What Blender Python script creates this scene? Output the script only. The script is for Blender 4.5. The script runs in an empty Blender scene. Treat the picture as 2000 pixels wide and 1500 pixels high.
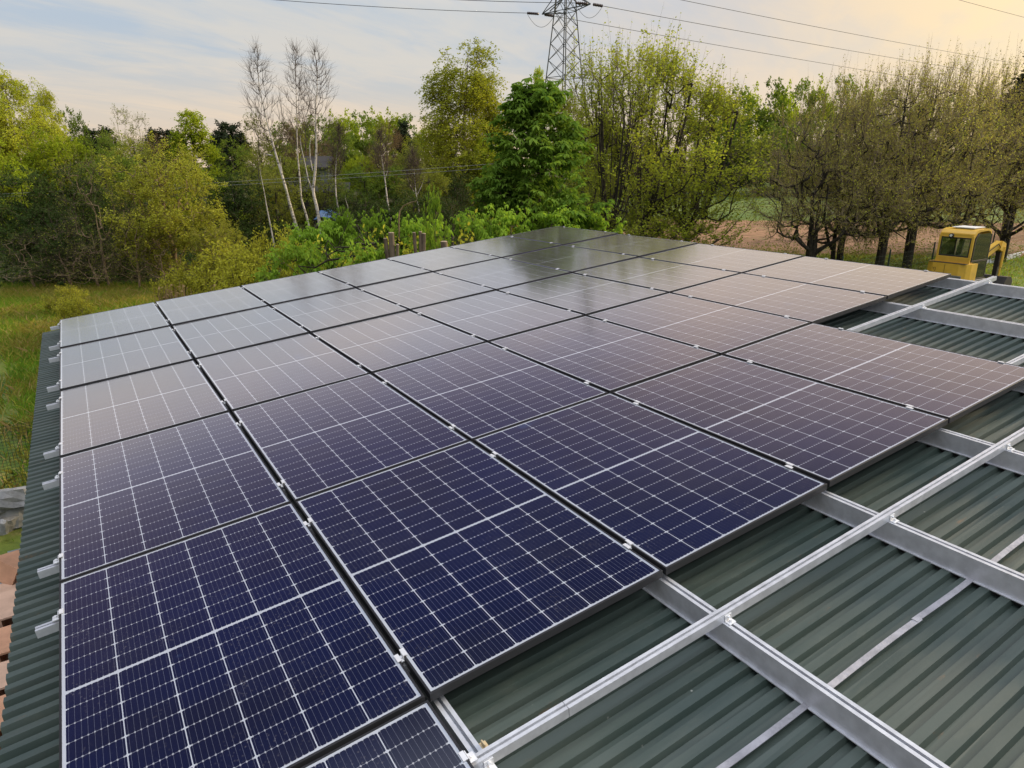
import bpy, bmesh, math, random
import numpy as np
from mathutils import Vector, Matrix

# ------------------------------------------------------------------ camera, sky, sun, exposure
scene = bpy.context.scene
COL = scene.collection
R_ = math.radians
H0 = 3.2                                   # height of the panel plane at its far lower corner
TH = R_(6.055)                             # roof pitch
CT, ST = math.cos(TH), math.sin(TH)
CAM = np.array([0.3411, -10.6436, H0 + 1.9265])
RT = np.array([0.846567, -0.532283, 0.0])
UP = np.array([0.161863, 0.257434, 0.952643])
FW = np.array([0.507075, 0.806475, -0.304091])
FPX = 1337.345                             # focal length in pixels of the 2000 px wide photograph
cam_data = bpy.data.cameras.new("camera")
cam = bpy.data.objects.new("camera", cam_data); COL.objects.link(cam)
cam_data.sensor_width = 36.0; cam_data.lens = 36.0 * FPX / 2000.0
cam_data.clip_start = 0.05; cam_data.clip_end = 5000.0
m4 = Matrix.Identity(4)
for i in range(3):
    m4[i][0], m4[i][1], m4[i][2], m4[i][3] = RT[i], UP[i], -FW[i], CAM[i]
cam.matrix_world = m4
scene.camera = cam
FH = np.array([FW[0], FW[1], 0.0]); FH /= np.linalg.norm(FH)
SUN_AZ = R_(32.16 + 62); SUN_EL = R_(18)
SUND = (math.sin(SUN_AZ) * math.cos(SUN_EL), math.cos(SUN_AZ) * math.cos(SUN_EL), math.sin(SUN_EL))
EXPOSURE = 0.0
SUN_STRENGTH = 5.0

vs = scene.view_settings
vs.view_transform = 'Standard'; vs.look = 'None'; vs.gamma = 1.0; vs.exposure = EXPOSURE
vs.use_curve_mapping = False


class NT:
    """small helper to write node trees"""
    def __init__(self, tree):
        self.t = tree; self.n = tree.nodes; self.l = tree.links
    def node(self, typ, **kw):
        nd = self.n.new(typ)
        for k, v in kw.items(): setattr(nd, k, v)
        return nd
    def put(self, sock, v):
        if hasattr(v, 'is_output'): self.l.new(v, sock)
        elif isinstance(v, (tuple, list)) and len(v) == 3 and sock.type == 'RGBA': sock.default_value = (*v, 1)
        else: sock.default_value = v
    def m(self, op, a, b=None, c=None, clamp=False):
        nd = self.node('ShaderNodeMath', operation=op); nd.use_clamp = clamp
        for i, v in enumerate((a, b, c)):
            if v is not None: self.put(nd.inputs[i], v)
        return nd.outputs[0]
    def vm(self, op, a, b=None):
        nd = self.node('ShaderNodeVectorMath', operation=op)
        self.put(nd.inputs[0], a)
        if b is not None: self.put(nd.inputs[1], b)
        return nd.outputs['Value'] if op in ('DOT_PRODUCT', 'LENGTH') else nd.outputs[0]
    def mix(self, f, a, b, mode='MIX'):
        nd = self.node('ShaderNodeMix', data_type='RGBA', blend_type=mode)
        self.put(nd.inputs[0], f); self.put(nd.inputs[6], a); self.put(nd.inputs[7], b)
        return nd.outputs[2]
    def sep(self, v):
        nd = self.node('ShaderNodeSeparateXYZ'); self.put(nd.inputs[0], v); return nd.outputs
    def comb(self, x, y, z):
        nd = self.node('ShaderNodeCombineXYZ')
        for i, v in enumerate((x, y, z)): self.put(nd.inputs[i], v)
        return nd.outputs[0]
    def ramp(self, f, stops, interp='LINEAR'):
        nd = self.node('ShaderNodeValToRGB'); cr = nd.color_ramp; cr.interpolation = interp
        while len(cr.elements) < len(stops): cr.elements.new(0.5)
        for e, (p, c) in zip(cr.elements, stops):
            e.position = p; e.color = (*c, 1) if len(c) == 3 else c
        self.put(nd.inputs[0], f); return nd.outputs[0]
    def noise(self, vec, scale, detail=4, rough=.55, dist=0.0):
        nd = self.node('ShaderNodeTexNoise'); self.put(nd.inputs['Vector'], vec)
        nd.inputs['Scale'].default_value = scale; nd.inputs['Detail'].default_value = detail
        nd.inputs['Roughness'].default_value = rough; nd.inputs['Distortion'].default_value = dist
        return nd.outputs[0]
    def smooth(self, v, a, b, lo=0.0, hi=1.0):
        nd = self.node('ShaderNodeMapRange', interpolation_type='SMOOTHSTEP'); self.put(nd.inputs[0], v)
        for i, x in zip((1, 2, 3, 4), (a, b, lo, hi)): nd.inputs[i].default_value = x
        return nd.outputs[0]


# sky: physical sky under a thin streaky layer of evening cloud, warm towards the sun
world = bpy.data.worlds.new("World"); scene.world = world; world.use_nodes = True
w = NT(world.node_tree); w.n.clear()
tc = w.node('ShaderNodeTexCoord'); D_ = w.vm('NORMALIZE', tc.outputs['Generated'])
sky = w.node('ShaderNodeTexSky', sky_type='NISHITA'); sky.sun_disc = False
sky.sun_elevation = SUN_EL; sky.sun_rotation = SUN_AZ; sky.air_density = 1.0; sky.dust_density = 2.0
nish = w.mix(1.0, sky.outputs[0], (0.07, 0.07, 0.07), 'MULTIPLY')
xs, ys, zs = w.sep(D_)
zc = w.m('MAXIMUM', zs, 0.0)
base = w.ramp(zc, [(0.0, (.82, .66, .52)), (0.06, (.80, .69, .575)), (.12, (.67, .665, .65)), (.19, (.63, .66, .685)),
                   (.25, (.84, .79, .77)), (.31, (1.0, .86, .83)), (.37, (.52, .44, .52)), (.43, (.19, .155, .27)), (.50, (.085, .075, .18)), (.60, (.030, .038, .14)), (.72, (.020, .026, .095)), (.85, (.8, .85, .95)), (.93, (2.8, 2.8, 2.9)), (1.0, (4.0, 4.0, 4.1))])  # bright zenith is added fill light; bands below it shaped for panel reflections
# streaks on a cloud sheet
den = w.m('ADD', zc, 0.10)
cx, cy = w.m('DIVIDE', xs, den), w.m('DIVIDE', ys, den)
ca, sa = math.cos(R_(28)), math.sin(R_(28))
px_ = w.m('ADD', w.m('MULTIPLY', cx, ca), w.m('MULTIPLY', cy, sa)); py_ = w.m('SUBTRACT', w.m('MULTIPLY', cy, ca), w.m('MULTIPLY', cx, sa))
cv = w.comb(w.m('MULTIPLY', px_, 0.42), w.m('MULTIPLY', py_, 1.0), 0.0)
n1 = w.noise(cv, 1.15, 6, .56, .5)
n2 = w.noise(cv, 4.2, 5, .6, .8)
nn = w.m('ADD', w.m('MULTIPLY', n1, .72), w.m('MULTIPLY', n2, .28))
cloud = w.smooth(nn, .38, .62)
elev_f = w.smooth(zc, .02, .16)
blue = w.mix(elev_f, base, w.mix(1.0, base, (.82, .93, 1.07), 'MULTIPLY'))
pale = w.mix(1.0, base, (1.14, 1.08, 1.01), 'MULTIPLY')
skyc = w.mix(cloud, blue, pale)
# warm side
sdot = w.vm('DOT_PRODUCT', D_, SUND)
warm = w.smooth(sdot, .42, .90)
warmcol = w.ramp(w.m('MULTIPLY', sdot, 1.0), [(0.6, (.86, .71, .61)), (.80, (1.04, .81, .54)), (.92, (1.20, .92, .50)), (1.0, (1.6, 1.2, .70))])
warmcol = w.mix(w.smooth(zc, .24, .40), warmcol, (1.02, .79, .67))
low = w.smooth(zc, .60, .34)
wf = w.m('MULTIPLY', w.m('MULTIPLY', warm, low), w.m('ADD', .72, w.m('MULTIPLY', cloud, .28)))
skyc = w.mix(wf, skyc, warmcol)
# unseen sky behind the viewer, brightened as added fill light for the trees
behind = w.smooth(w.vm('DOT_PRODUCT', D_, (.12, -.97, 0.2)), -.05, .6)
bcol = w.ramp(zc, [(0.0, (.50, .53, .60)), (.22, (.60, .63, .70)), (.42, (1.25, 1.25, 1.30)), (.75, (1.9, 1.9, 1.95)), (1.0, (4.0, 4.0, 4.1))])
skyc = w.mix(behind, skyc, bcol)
skyc = w.mix(.12, skyc, nish)
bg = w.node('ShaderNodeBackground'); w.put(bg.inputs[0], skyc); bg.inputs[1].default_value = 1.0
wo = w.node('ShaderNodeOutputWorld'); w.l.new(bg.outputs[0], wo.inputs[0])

sun_data = bpy.data.lights.new("sun", 'SUN'); sun_data.energy = SUN_STRENGTH; sun_data.angle = R_(10)
sun_data.color = (1.0, .80, .52)
sun = bpy.data.objects.new("sun", sun_data); COL.objects.link(sun)
sun.rotation_euler = Vector(SUND).to_track_quat('Z', 'Y').to_euler()

# ------------------------------------------------------------------ helpers
def link(o, parent=None):
    COL.objects.link(o)
    if parent is not None: o.parent = parent
    return o

def tag(o, label=None, cat=None, group=None, kind=None):
    if label: o['label'] = label
    if cat: o['category'] = cat
    if group: o['group'] = group
    if kind: o['kind'] = kind
    return o

def empty(name, loc=(0, 0, 0), label=None, cat=None, group=None, rot=None):
    o = bpy.data.objects.new(name, None); COL.objects.link(o); o.location = loc
    o.empty_display_size = .2
    if rot is not None: o.rotation_euler = rot
    return tag(o, label, cat, group)

def np_mesh(name, V, F, mats, smooth=False, mi=None):
    """V (n,3); F list of int arrays (k, sides)"""
    me = bpy.data.meshes.new(name)
    V = np.ascontiguousarray(V, np.float32)
    me.vertices.add(len(V)); me.vertices.foreach_set('co', V.ravel())
    idx = np.concatenate([f.ravel() for f in F]).astype(np.int32)
    tot = np.concatenate([np.full(len(f), f.shape[1]) for f in F]).astype(np.int32)
    me.loops.add(len(idx)); me.loops.foreach_set('vertex_index', idx)
    me.polygons.add(len(tot)); st = np.concatenate([[0], np.cumsum(tot)[:-1]]).astype(np.int32)
    me.polygons.foreach_set('loop_start', st); me.polygons.foreach_set('loop_total', tot)
    me.polygons.foreach_set('use_smooth', np.full(len(tot), bool(smooth)))
    for m in (mats if isinstance(mats, (list, tuple)) else [mats]): me.materials.append(m)
    if mi is not None: me.polygons.foreach_set('material_index', np.asarray(mi, np.int32))
    me.update(calc_edges=True)
    return me

def frusta(A, B, ra, rb, sides=4):
    A = np.asarray(A, float); B = np.asarray(B, float); n = len(A)
    ra = np.broadcast_to(ra, (n,)); rb = np.broadcast_to(rb, (n,))
    d = B - A; L = np.linalg.norm(d, axis=1, keepdims=True); d = d / np.maximum(L, 1e-9)
    ref = np.where(np.abs(d[:, 2:3]) > .9, np.array([[1., 0, 0]]), np.array([[0, 0, 1.]]))
    u = np.cross(d, ref); u /= np.maximum(np.linalg.norm(u, axis=1, keepdims=True), 1e-9); v = np.cross(d, u)
    a = np.arange(sides) * 2 * np.pi / sides
    off = u[:, None, :] * np.cos(a)[None, :, None] + v[:, None, :] * np.sin(a)[None, :, None]
    VA = A[:, None, :] + off * ra[:, None, None]; VB = B[:, None, :] + off * rb[:, None, None]
    V = np.concatenate([VA, VB], 1).reshape(-1, 3)
    k = np.arange(sides); k2 = (k + 1) % sides
    q = np.stack([k, k2, k2 + sides, k + sides], 1)
    F = (np.arange(n)[:, None, None] * (2 * sides) + q[None]).reshape(-1, 4)
    return V, F

def join(parts):
    Vs, Fs, o = [], [], 0
    for V, F in parts:
        Vs.append(V); Fs += [f + o for f in (F if isinstance(F, list) else [F])]; o += len(V)
    return np.concatenate(Vs), Fs

def tube_mesh(name, lines, mat, sides=5, r=.01, smooth=True):
    A, B, ra, rb = [], [], [], []
    for ln in lines:
        pts, rr = (ln if isinstance(ln, tuple) else (ln, r))
        rr = np.broadcast_to(rr, (len(pts),))
        for i in range(len(pts) - 1):
            A.append(pts[i]); B.append(pts[i + 1]); ra.append(rr[i]); rb.append(rr[i + 1])
    V, F = frusta(A, B, np.array(ra), np.array(rb), sides)
    return np_mesh(name, V, [F], mat, smooth)

def bm_obj(name, bm, mat, parent=None, bevel=0.0, smooth=False):
    me = bpy.data.meshes.new(name)
    if bevel > 0:
        bmesh.ops.bevel(bm, geom=[e for e in bm.edges if len(e.link_faces) == 2 and e.calc_face_angle(0) > .5], offset=bevel, segments=2, affect='EDGES', profile=.6)
    bmesh.ops.recalc_face_normals(bm, faces=bm.faces)
    bm.to_mesh(me); bm.free()
    for m in (mat if isinstance(mat, (list, tuple)) else [mat]): me.materials.append(m)
    if smooth:
        for p in me.polygons: p.use_smooth = True
    return link(bpy.data.objects.new(name, me), parent)

def add_box(bm, x0, x1, y0, y1, z0, z1, M=None):
    r = bmesh.ops.create_cube(bm, size=1.0)
    T = Matrix.Translation(((x0 + x1) / 2, (y0 + y1) / 2, (z0 + z1) / 2)) @ Matrix.Diagonal((x1 - x0, y1 - y0, z1 - z0, 1))
    bmesh.ops.transform(bm, matrix=(M @ T if M else T), verts=r['verts'])
    return r['verts']

def add_prism(bm, pts, axis, a, b):
    """extrude a 2-D outline along an axis: axis 'x': pts=(y,z), 'y': (x,z), 'z': (x,y)"""
    def P(p, t):
        return {'x': (t, p[0], p[1]), 'y': (p[0], t, p[1]), 'z': (p[0], p[1], t)}[axis]
    va = [bm.verts.new(P(p, a)) for p in pts]; vb = [bm.verts.new(P(p, b)) for p in pts]
    n = len(pts)
    for i in range(n): bm.faces.new((va[i], va[(i + 1) % n], vb[(i + 1) % n], vb[i]))
    bm.faces.new(va[::-1]); bm.faces.new(vb)

def add_cyl(bm, p0, p1, r, seg=14):
    p0, p1 = Vector(p0), Vector(p1); d = p1 - p0
    T = Matrix.Translation((p0 + p1) / 2) @ d.to_track_quat('Z', 'Y').to_matrix().to_4x4()
    bmesh.ops.create_cone(bm, cap_ends=True, segments=seg, radius1=r, radius2=r, depth=d.length, matrix=T)

def ray(px, py):
    return RT * (px - 1000) / FPX - UP * (py - 750) / FPX + FW

def at(px, D):
    """ground point seen in column px at the level of the eye, D metres ahead"""
    d = ray(px, 323.0); h = np.array([d[0], d[1], 0]); h *= D / h.dot(FH)
    return np.array([CAM[0] + h[0], CAM[1] + h[1], 0.0])

def zat(px, py, D):
    d = ray(px, py); return CAM[2] + d[2] * D / np.dot(d, FH)

def p3(px, py, D):
    d = ray(px, py); return CAM + d * D / np.dot(d, FH)

def onplane(px, py, z=0.0):
    d = ray(px, py); return CAM + d * (z - CAM[2]) / d[2]

def roof(v, u, n=0.0):
    return np.array([v * CT - n * ST, u, H0 + v * ST + n * CT])

ROOF_M = Matrix(((CT, 0, -ST, 0), (0, 1, 0, 0), (ST, 0, CT, H0), (0, 0, 0, 1)))

# ------------------------------------------------------------------ materials
def mat(name):
    m = bpy.data.materials.new(name); m.use_nodes = True
    t = NT(m.node_tree); t.n.clear()
    out = t.node('ShaderNodeOutputMaterial')
    return m, t, out

def simple(name, col, rough=.6, metal=0.0, var=.12, scale=6.0, bump=0.0, spec=.5, dirt=None):
    m, t, out = mat(name)
    p = t.node('ShaderNodeBsdfPrincipled'); t.l.new(p.outputs[0], out.inputs[0])
    co = t.node('ShaderNodeTexCoord').outputs['Object']
    n = t.noise(co, scale, 6, .6)
    c = t.mix(t.smooth(n, .3, .7), tuple(x * (1 - var) for x in col), tuple(min(1, x * (1 + var)) for x in col))
    if dirt:
        n3 = t.noise(co, scale * .4, 8, .7)
        c = t.mix(t.smooth(n3, .52, .72, 0, dirt[1]), c, dirt[0])
    t.put(p.inputs['Base Color'], c); p.inputs['Metallic'].default_value = metal
    t.put(p.inputs['Roughness'], t.m('ADD', rough - .06, t.m('MULTIPLY', n, .12)))
    p.inputs['Specular IOR Level'].default_value = spec
    if bump:
        b = t.node('ShaderNodeBump'); b.inputs['Strength'].default_value = bump; b.inputs['Distance'].default_value = .02
        t.put(b.inputs['Height'], t.noise(co, scale * 3, 5, .6)); t.l.new(b.outputs[0], p.inputs['Normal'])
    return m

def leaf_mat(name, c1, c2, trans=.38, c3=None, nscale=.35):
    """foliage: every leaf a shade of its own, branches of leaves vary together"""
    m, t, out = mat(name)
    geo = t.node('ShaderNodeNewGeometry'); oi = t.node('ShaderNodeObjectInfo')
    co = t.node('ShaderNodeTexCoord').outputs['Object']
    n = t.smooth(t.noise(co, nscale, 3, .6), .35, .65)
    f = t.m('ADD', t.m('MULTIPLY', geo.outputs['Random Per Island'], .55), t.m('MULTIPLY', n, .45))
    c = t.mix(f, c1, c2)
    if c3: c = t.mix(t.smooth(t.m('FRACT', t.m('MULTIPLY', geo.outputs['Random Per Island'], 7.31)), .72, .95), c, c3)
    v = t.m('ADD', .78, t.m('MULTIPLY', oi.outputs['Random'], .44))
    c = t.mix(1.0, c, t.comb(v, v, v), 'MULTIPLY')
    d = t.node('ShaderNodeBsdfDiffuse'); t.put(d.inputs[0], c)
    tr = t.node('ShaderNodeBsdfTranslucent'); t.put(tr.inputs[0], t.mix(1.0, c, (1.25, 1.2, .7), 'MULTIPLY'))
    mx = t.node('ShaderNodeMixShader'); mx.inputs[0].default_value = trans
    t.l.new(d.outputs[0], mx.inputs[1]); t.l.new(tr.outputs[0], mx.inputs[2]); t.l.new(mx.outputs[0], out.inputs[0])
    return m

def bark_mat(name, c1, c2, scale=9.0, zs=.35, lo=.4, hi=.62):
    m, t, out = mat(name)
    p = t.node('ShaderNodeBsdfPrincipled'); t.l.new(p.outputs[0], out.inputs[0])
    co = t.node('ShaderNodeTexCoord').outputs['Object']
    x, y, z = t.sep(co)
    n = t.noise(t.comb(x, y, t.m('MULTIPLY', z, zs)), scale, 5, .65)
    t.put(p.inputs['Base Color'], t.mix(t.smooth(n, lo, hi), c1, c2)); p.inputs['Roughness'].default_value = .85
    p.inputs['Specular IOR Level'].default_value = .2
    return m

M = {}
# greens (real leaf reflectances)
M['birch_leaf'] = leaf_mat('birch_leaf', (.24, .29, .03), (.46, .48, .05), .45)
M['bright_leaf'] = leaf_mat('bright_leaf', (.20, .28, .02), (.36, .42, .035), .45)
M['olive_leaf'] = leaf_mat('olive_leaf', (.135, .17, .025), (.29, .31, .055), .4)
M['hawthorn_leaf'] = leaf_mat('hawthorn_leaf', (.23, .26, .03), (.47, .47, .07), .4, nscale=.5)
M['mid_leaf'] = leaf_mat('mid_leaf', (.08, .14, .025), (.21, .28, .04), .38)
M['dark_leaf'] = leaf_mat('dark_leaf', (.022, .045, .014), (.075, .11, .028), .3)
M['pine_leaf'] = leaf_mat('pine_leaf', (.02, .032, .02), (.05, .065, .035), .15)
M['chestnut_leaf'] = leaf_mat('chestnut_leaf', (.075, .155, .022), (.19, .29, .048), .40)
M['sprout_leaf'] = leaf_mat('sprout_leaf', (.11, .22, .025), (.28, .40, .05), .45)
M['cherry_leaf'] = leaf_mat('cherry_leaf', (.20, .25, .03), (.39, .42, .055), .45)
M['lime_bud'] = leaf_mat('lime_bud', (.20, .17, .065), (.36, .335, .10), .4, c3=(.42, .46, .06), nscale=.4)
M['red_bud'] = leaf_mat('red_bud', (.13, .085, .045), (.21, .14, .07), .3, c3=(.2, .17, .05))
M['weed_leaf'] = leaf_mat('weed_leaf', (.26, .28, .03), (.48, .46, .06), .42)
M['reed'] = leaf_mat('reed', (.28, .19, .09), (.45, .33, .17), .3)
M['bark_dark'] = bark_mat('bark_dark', (.017, .014, .011), (.052, .043, .032))
M['bark_grey'] = bark_mat('bark_grey', (.05, .042, .033), (.13, .11, .085))
M['bark_brown'] = bark_mat('bark_brown', (.15, .105, .06), (.31, .225, .14))
M['twig_brown'] = bark_mat('twig_brown', (.07, .05, .036), (.15, .115, .08), 3.0)
M['birch_twig'] = bark_mat('birch_twig', (.045, .033, .026), (.09, .068, .052), 3.0)
M['lime_twig'] = bark_mat('lime_twig', (.13, .095, .07), (.26, .195, .145), 2.0)
M['birch_bark'] = bark_mat('birch_bark', (.09, .08, .07), (.52, .475, .41), 3.2, 2.6, .34, .50)
M['pole_bark'] = bark_mat('pole_bark', (.16, .145, .12), (.46, .42, .35), 4, 1.2, .3, .55)
M['white_alu'] = simple('brushed_aluminium', (.58, .60, .64), .40, .45, .10, 18, 0, .5, ((.42, .43, .45), .5))
M['alu_clamp'] = simple('clamp_aluminium', (.74, .75, .77), .4, .45, .05, 30)
M['frame_black'] = simple('anodised_frame', (.020, .020, .023), .42, .35, .1, 12)
M['frame_side'] = simple('anodised_frame_side', (.035, .036, .04), .5, .3, .1, 12)
M['steel_green'] = simple('galvanised_steel', (.065, .072, .068), .6, .2, .15, 2)
M['insulator'] = simple('insulator_brown', (.035, .02, .02), .35, 0, .1, 8)
M['wire'] = simple('conductor_wire', (.09, .09, .09), .6, .5, .05, 3)
M['digger_yellow'] = simple('digger_yellow_paint', (.60, .36, .045), .42, 0, .08, 2.5, 0, .5, ((.30, .19, .06), .5))
M['digger_grey'] = simple('digger_grey', (.17, .175, .18), .55, .2, .2, 6)
M['rubber'] = simple('rubber_black', (.018, .017, .016), .8, 0, .2, 8, .3)
M['digger_dark'] = simple('digger_dark_steel', (.022, .020, .020), .6, .3, .2, 6)
M['white_plate'] = simple('white_plate', (.66, .66, .66), .45, 0, .08, 5)
M['seat_dark'] = simple('seat_vinyl', (.02, .021, .024), .6, 0, .1, 8)
M['terracotta'] = simple('fired_clay', (.46, .25, .155), .85, 0, .16, 5, .3, .3, ((.27, .16, .10), .7))
M['pale_clay'] = simple('pale_fired_clay', (.50, .33, .24), .85, 0, .14, 4, .3, .3, ((.3, .22, .17), .6))
M['rubble'] = simple('broken_concrete', (.24, .24, .24), .9, 0, .25, 5, .5, .2, ((.15, .13, .11), .6))
M['bluish'] = simple('bluish_sheet', (.30, .37, .41), .55, 0, .15, 4)
M['plinth'] = simple('concrete_plinth', (.47, .48, .49), .85, 0, .14, 2, .2)
M['fence_green'] = simple('fence_green_coat', (.012, .028, .02), .5, .2, .1, 4)
M['wood_dark'] = simple('timber_dark', (.035, .028, .024), .8, 0, .3, 4, .3)
M['wall_plaster'] = simple('shed_wall_sheet', (.20, .215, .21), .7, .1, .12, 1.5)
M['far_wall'] = simple('far_shed_wall', (.13, .15, .13), .8, 0, .15, 1)
M['far_roof'] = simple('far_shed_roof', (.026, .023, .021), .8, 0, .2, 1)
M['tarp'] = simple('blue_tarp', (.07, .14, .27), .5, 0, .25, 2.0, .4)
M['cut_wood'] = simple('cut_wood', (.36, .28, .19), .8, 0, .2, 9)
M['tan_clip'] = simple('tan_clip', (.52, .42, .26), .5, .2, .1, 20)

def glass_mat(name, tint=(.75, .85, .8)):
    m, t, out = mat(name)
    g = t.node('ShaderNodeBsdfGlossy'); g.inputs['Roughness'].default_value = .03
    tr = t.node('ShaderNodeBsdfTransparent'); t.put(tr.inputs[0], tint)
    fr = t.node('ShaderNodeFresnel'); fr.inputs[0].default_value = 1.5
    mx = t.node('ShaderNodeMixShader'); t.put(mx.inputs[0], t.m('ADD', fr.outputs[0], .06))
    t.l.new(tr.outputs[0], mx.inputs[1]); t.l.new(g.outputs[0], mx.inputs[2]); t.l.new(mx.outputs[0], out.inputs[0])
    return m
M['cab_glass'] = glass_mat('cab_glass', (.80, .88, .84))

# --- solar glass: printed cell pattern below anti-reflective glass
PW, PL = 1.134, 1.7344
def solar_mat():
    m, t, out = mat('solar_glass')
    p = t.node('ShaderNodeBsdfPrincipled'); t.l.new(p.outputs[0], out.inputs[0])
    co = t.node('ShaderNodeTexCoord').outputs['Object']
    oi = t.node('ShaderNodeObjectInfo').outputs['Random']
    x, y, z = t.sep(co)
    X = t.m('ADD', x, PW / 2 - .019); Y = t.m('ADD', y, PL / 2 - .019)
    cw = (PW - .038) / 6; half = (PL - .038 - .013) / 2; ch = half / 9
    # columns
    fx = t.m('ABSOLUTE', t.m('SUBTRACT', t.m('FRACT', t.m('DIVIDE', X, cw)), .5))       # .5 at column gaps
    dxg = t.m('MULTIPLY', t.m('SUBTRACT', .5, fx), cw)                                   # distance to column gap
    # rows, mirrored around the middle bar
    Ym = t.m('ABSOLUTE', y)
    Yh = t.m('SUBTRACT', Ym, .0065)
    fy = t.m('ABSOLUTE', t.m('SUBTRACT', t.m('FRACT', t.m('DIVIDE', Yh, ch)), .5))
    dyg = t.m('MULTIPLY', t.m('SUBTRACT', .5, fy), ch)
    col_l = t.m('LESS_THAN', dxg, .0019)
    row_l = t.m('LESS_THAN', dyg, .0009)
    dia = t.m('LESS_THAN', t.m('ADD', dxg, t.m('MULTIPLY', dyg, 1.3)), .0098)
    mid = t.m('LESS_THAN', Yh, 0.0)
    bx = t.m('GREATER_THAN', t.m('ABSOLUTE', x), PW / 2 - .019)
    by = t.m('GREATER_THAN', t.m('ABSOLUTE', y), PL / 2 - .019)
    white = col_l
    for k in (dia, mid, bx, by): white = t.m('MAXIMUM', white, k)
    # bus wires along each cell
    fb = t.m('ABSOLUTE', t.m('SUBTRACT', t.m('FRACT', t.m('MULTIPLY', t.m('DIVIDE', X, cw), 9.0)), .5))
    dbg = t.m('MULTIPLY', fb, cw / 9)
    bus = t.m('LESS_THAN', dbg, .0006)
    pad = t.m('MULTIPLY', t.m('LESS_THAN', dbg, .0026), t.m('LESS_THAN', dyg, .0042))
    # silicon
    cellid = t.comb(t.m('FLOOR', t.m('DIVIDE', X, cw)), t.m('FLOOR', t.m('DIVIDE', Y, ch)), t.m('MULTIPLY', oi, 50.0))
    wn = t.node('ShaderNodeTexWhiteNoise', noise_dimensions='3D'); t.put(wn.inputs['Vector'], cellid)
    big = t.noise(t.vm('ADD', co, t.comb(t.m('MULTIPLY', oi, 31.0), 0.0, 0.0)), 1.3, 2, .5)
    si = t.mix(t.smooth(big, .35, .65), (.0015, .0029, .020), (.0034, .0035, .011))
    si = t.mix(t.m('MULTIPLY', wn.outputs[0], .25), si, (.002, .005, .036))
    c = t.mix(t.m('MULTIPLY', bus, .22), si, (.34, .36, .42))
    c = t.mix(t.m('MULTIPLY', row_l, .52), c, (.40, .42, .47))
    c = t.mix(t.m('MULTIPLY', pad, .55), c, (.5, .52, .56))
    c = t.mix(white, c, (.42, .45, .50))
    # dust: pollen specks and a thin film
    vo = t.node('ShaderNodeTexVoronoi'); t.put(vo.inputs['Vector'], t.vm('ADD', co, t.comb(t.m('MULTIPLY', oi, 17.0), t.m('MULTIPLY', oi, 9.0), 0.0)))
    vo.inputs['Scale'].default_value = 62.0
    spk = t.m('MULTIPLY', t.smooth(vo.outputs['Distance'], .30, .10), t.smooth(t.noise(co, 5.0, 4, .6), .42, .7))
    film = t.smooth(t.noise(co, 2.2, 6, .65, .6), .45, .85)
    dust = t.m('ADD', t.m('ADD', t.m('MULTIPLY', spk, .20), t.m('MULTIPLY', film, .014)), .003)
    sm = t.smooth(t.noise(t.vm('ADD', co, t.comb(0.0, t.m('MULTIPLY', oi, 23.0), 0.0)), 3.1, 3, .5, 1.2), .70, .80)
    c = t.mix(t.m('MULTIPLY', sm, .10), c, (.10, .22, .48))
    c = t.mix(dust, c, (.34, .32, .31))
    t.put(p.inputs['Base Color'], c)
    p.inputs['IOR'].default_value = 1.7; p.inputs['Specular IOR Level'].default_value = .5
    t.put(p.inputs['Roughness'], t.m('ADD', .15, t.m('MULTIPLY', film, .08)))
    p.inputs['Coat Weight'].default_value = 1.0; p.inputs['Coat IOR'].default_value = 1.9; p.inputs['Coat Roughness'].default_value = .11
    p.inputs['Sheen Weight'].default_value = .10; p.inputs['Sheen Roughness'].default_value = .22; p.inputs['Sheen Tint'].default_value = (.9, .88, .86, 1)
    p.inputs['Specular Tint'].default_value = (1, .96, .95, 1)
    b = t.node('ShaderNodeBump'); b.inputs['Strength'].default_value = .05; b.inputs['Distance'].default_value = .004
    t.put(b.inputs['Height'], t.noise(co, 2.4, 2, .5)); t.l.new(b.outputs[0], p.inputs['Normal']); t.l.new(b.outputs[0], p.inputs['Coat Normal'])
    return m
M['solar'] = solar_mat()

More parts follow.
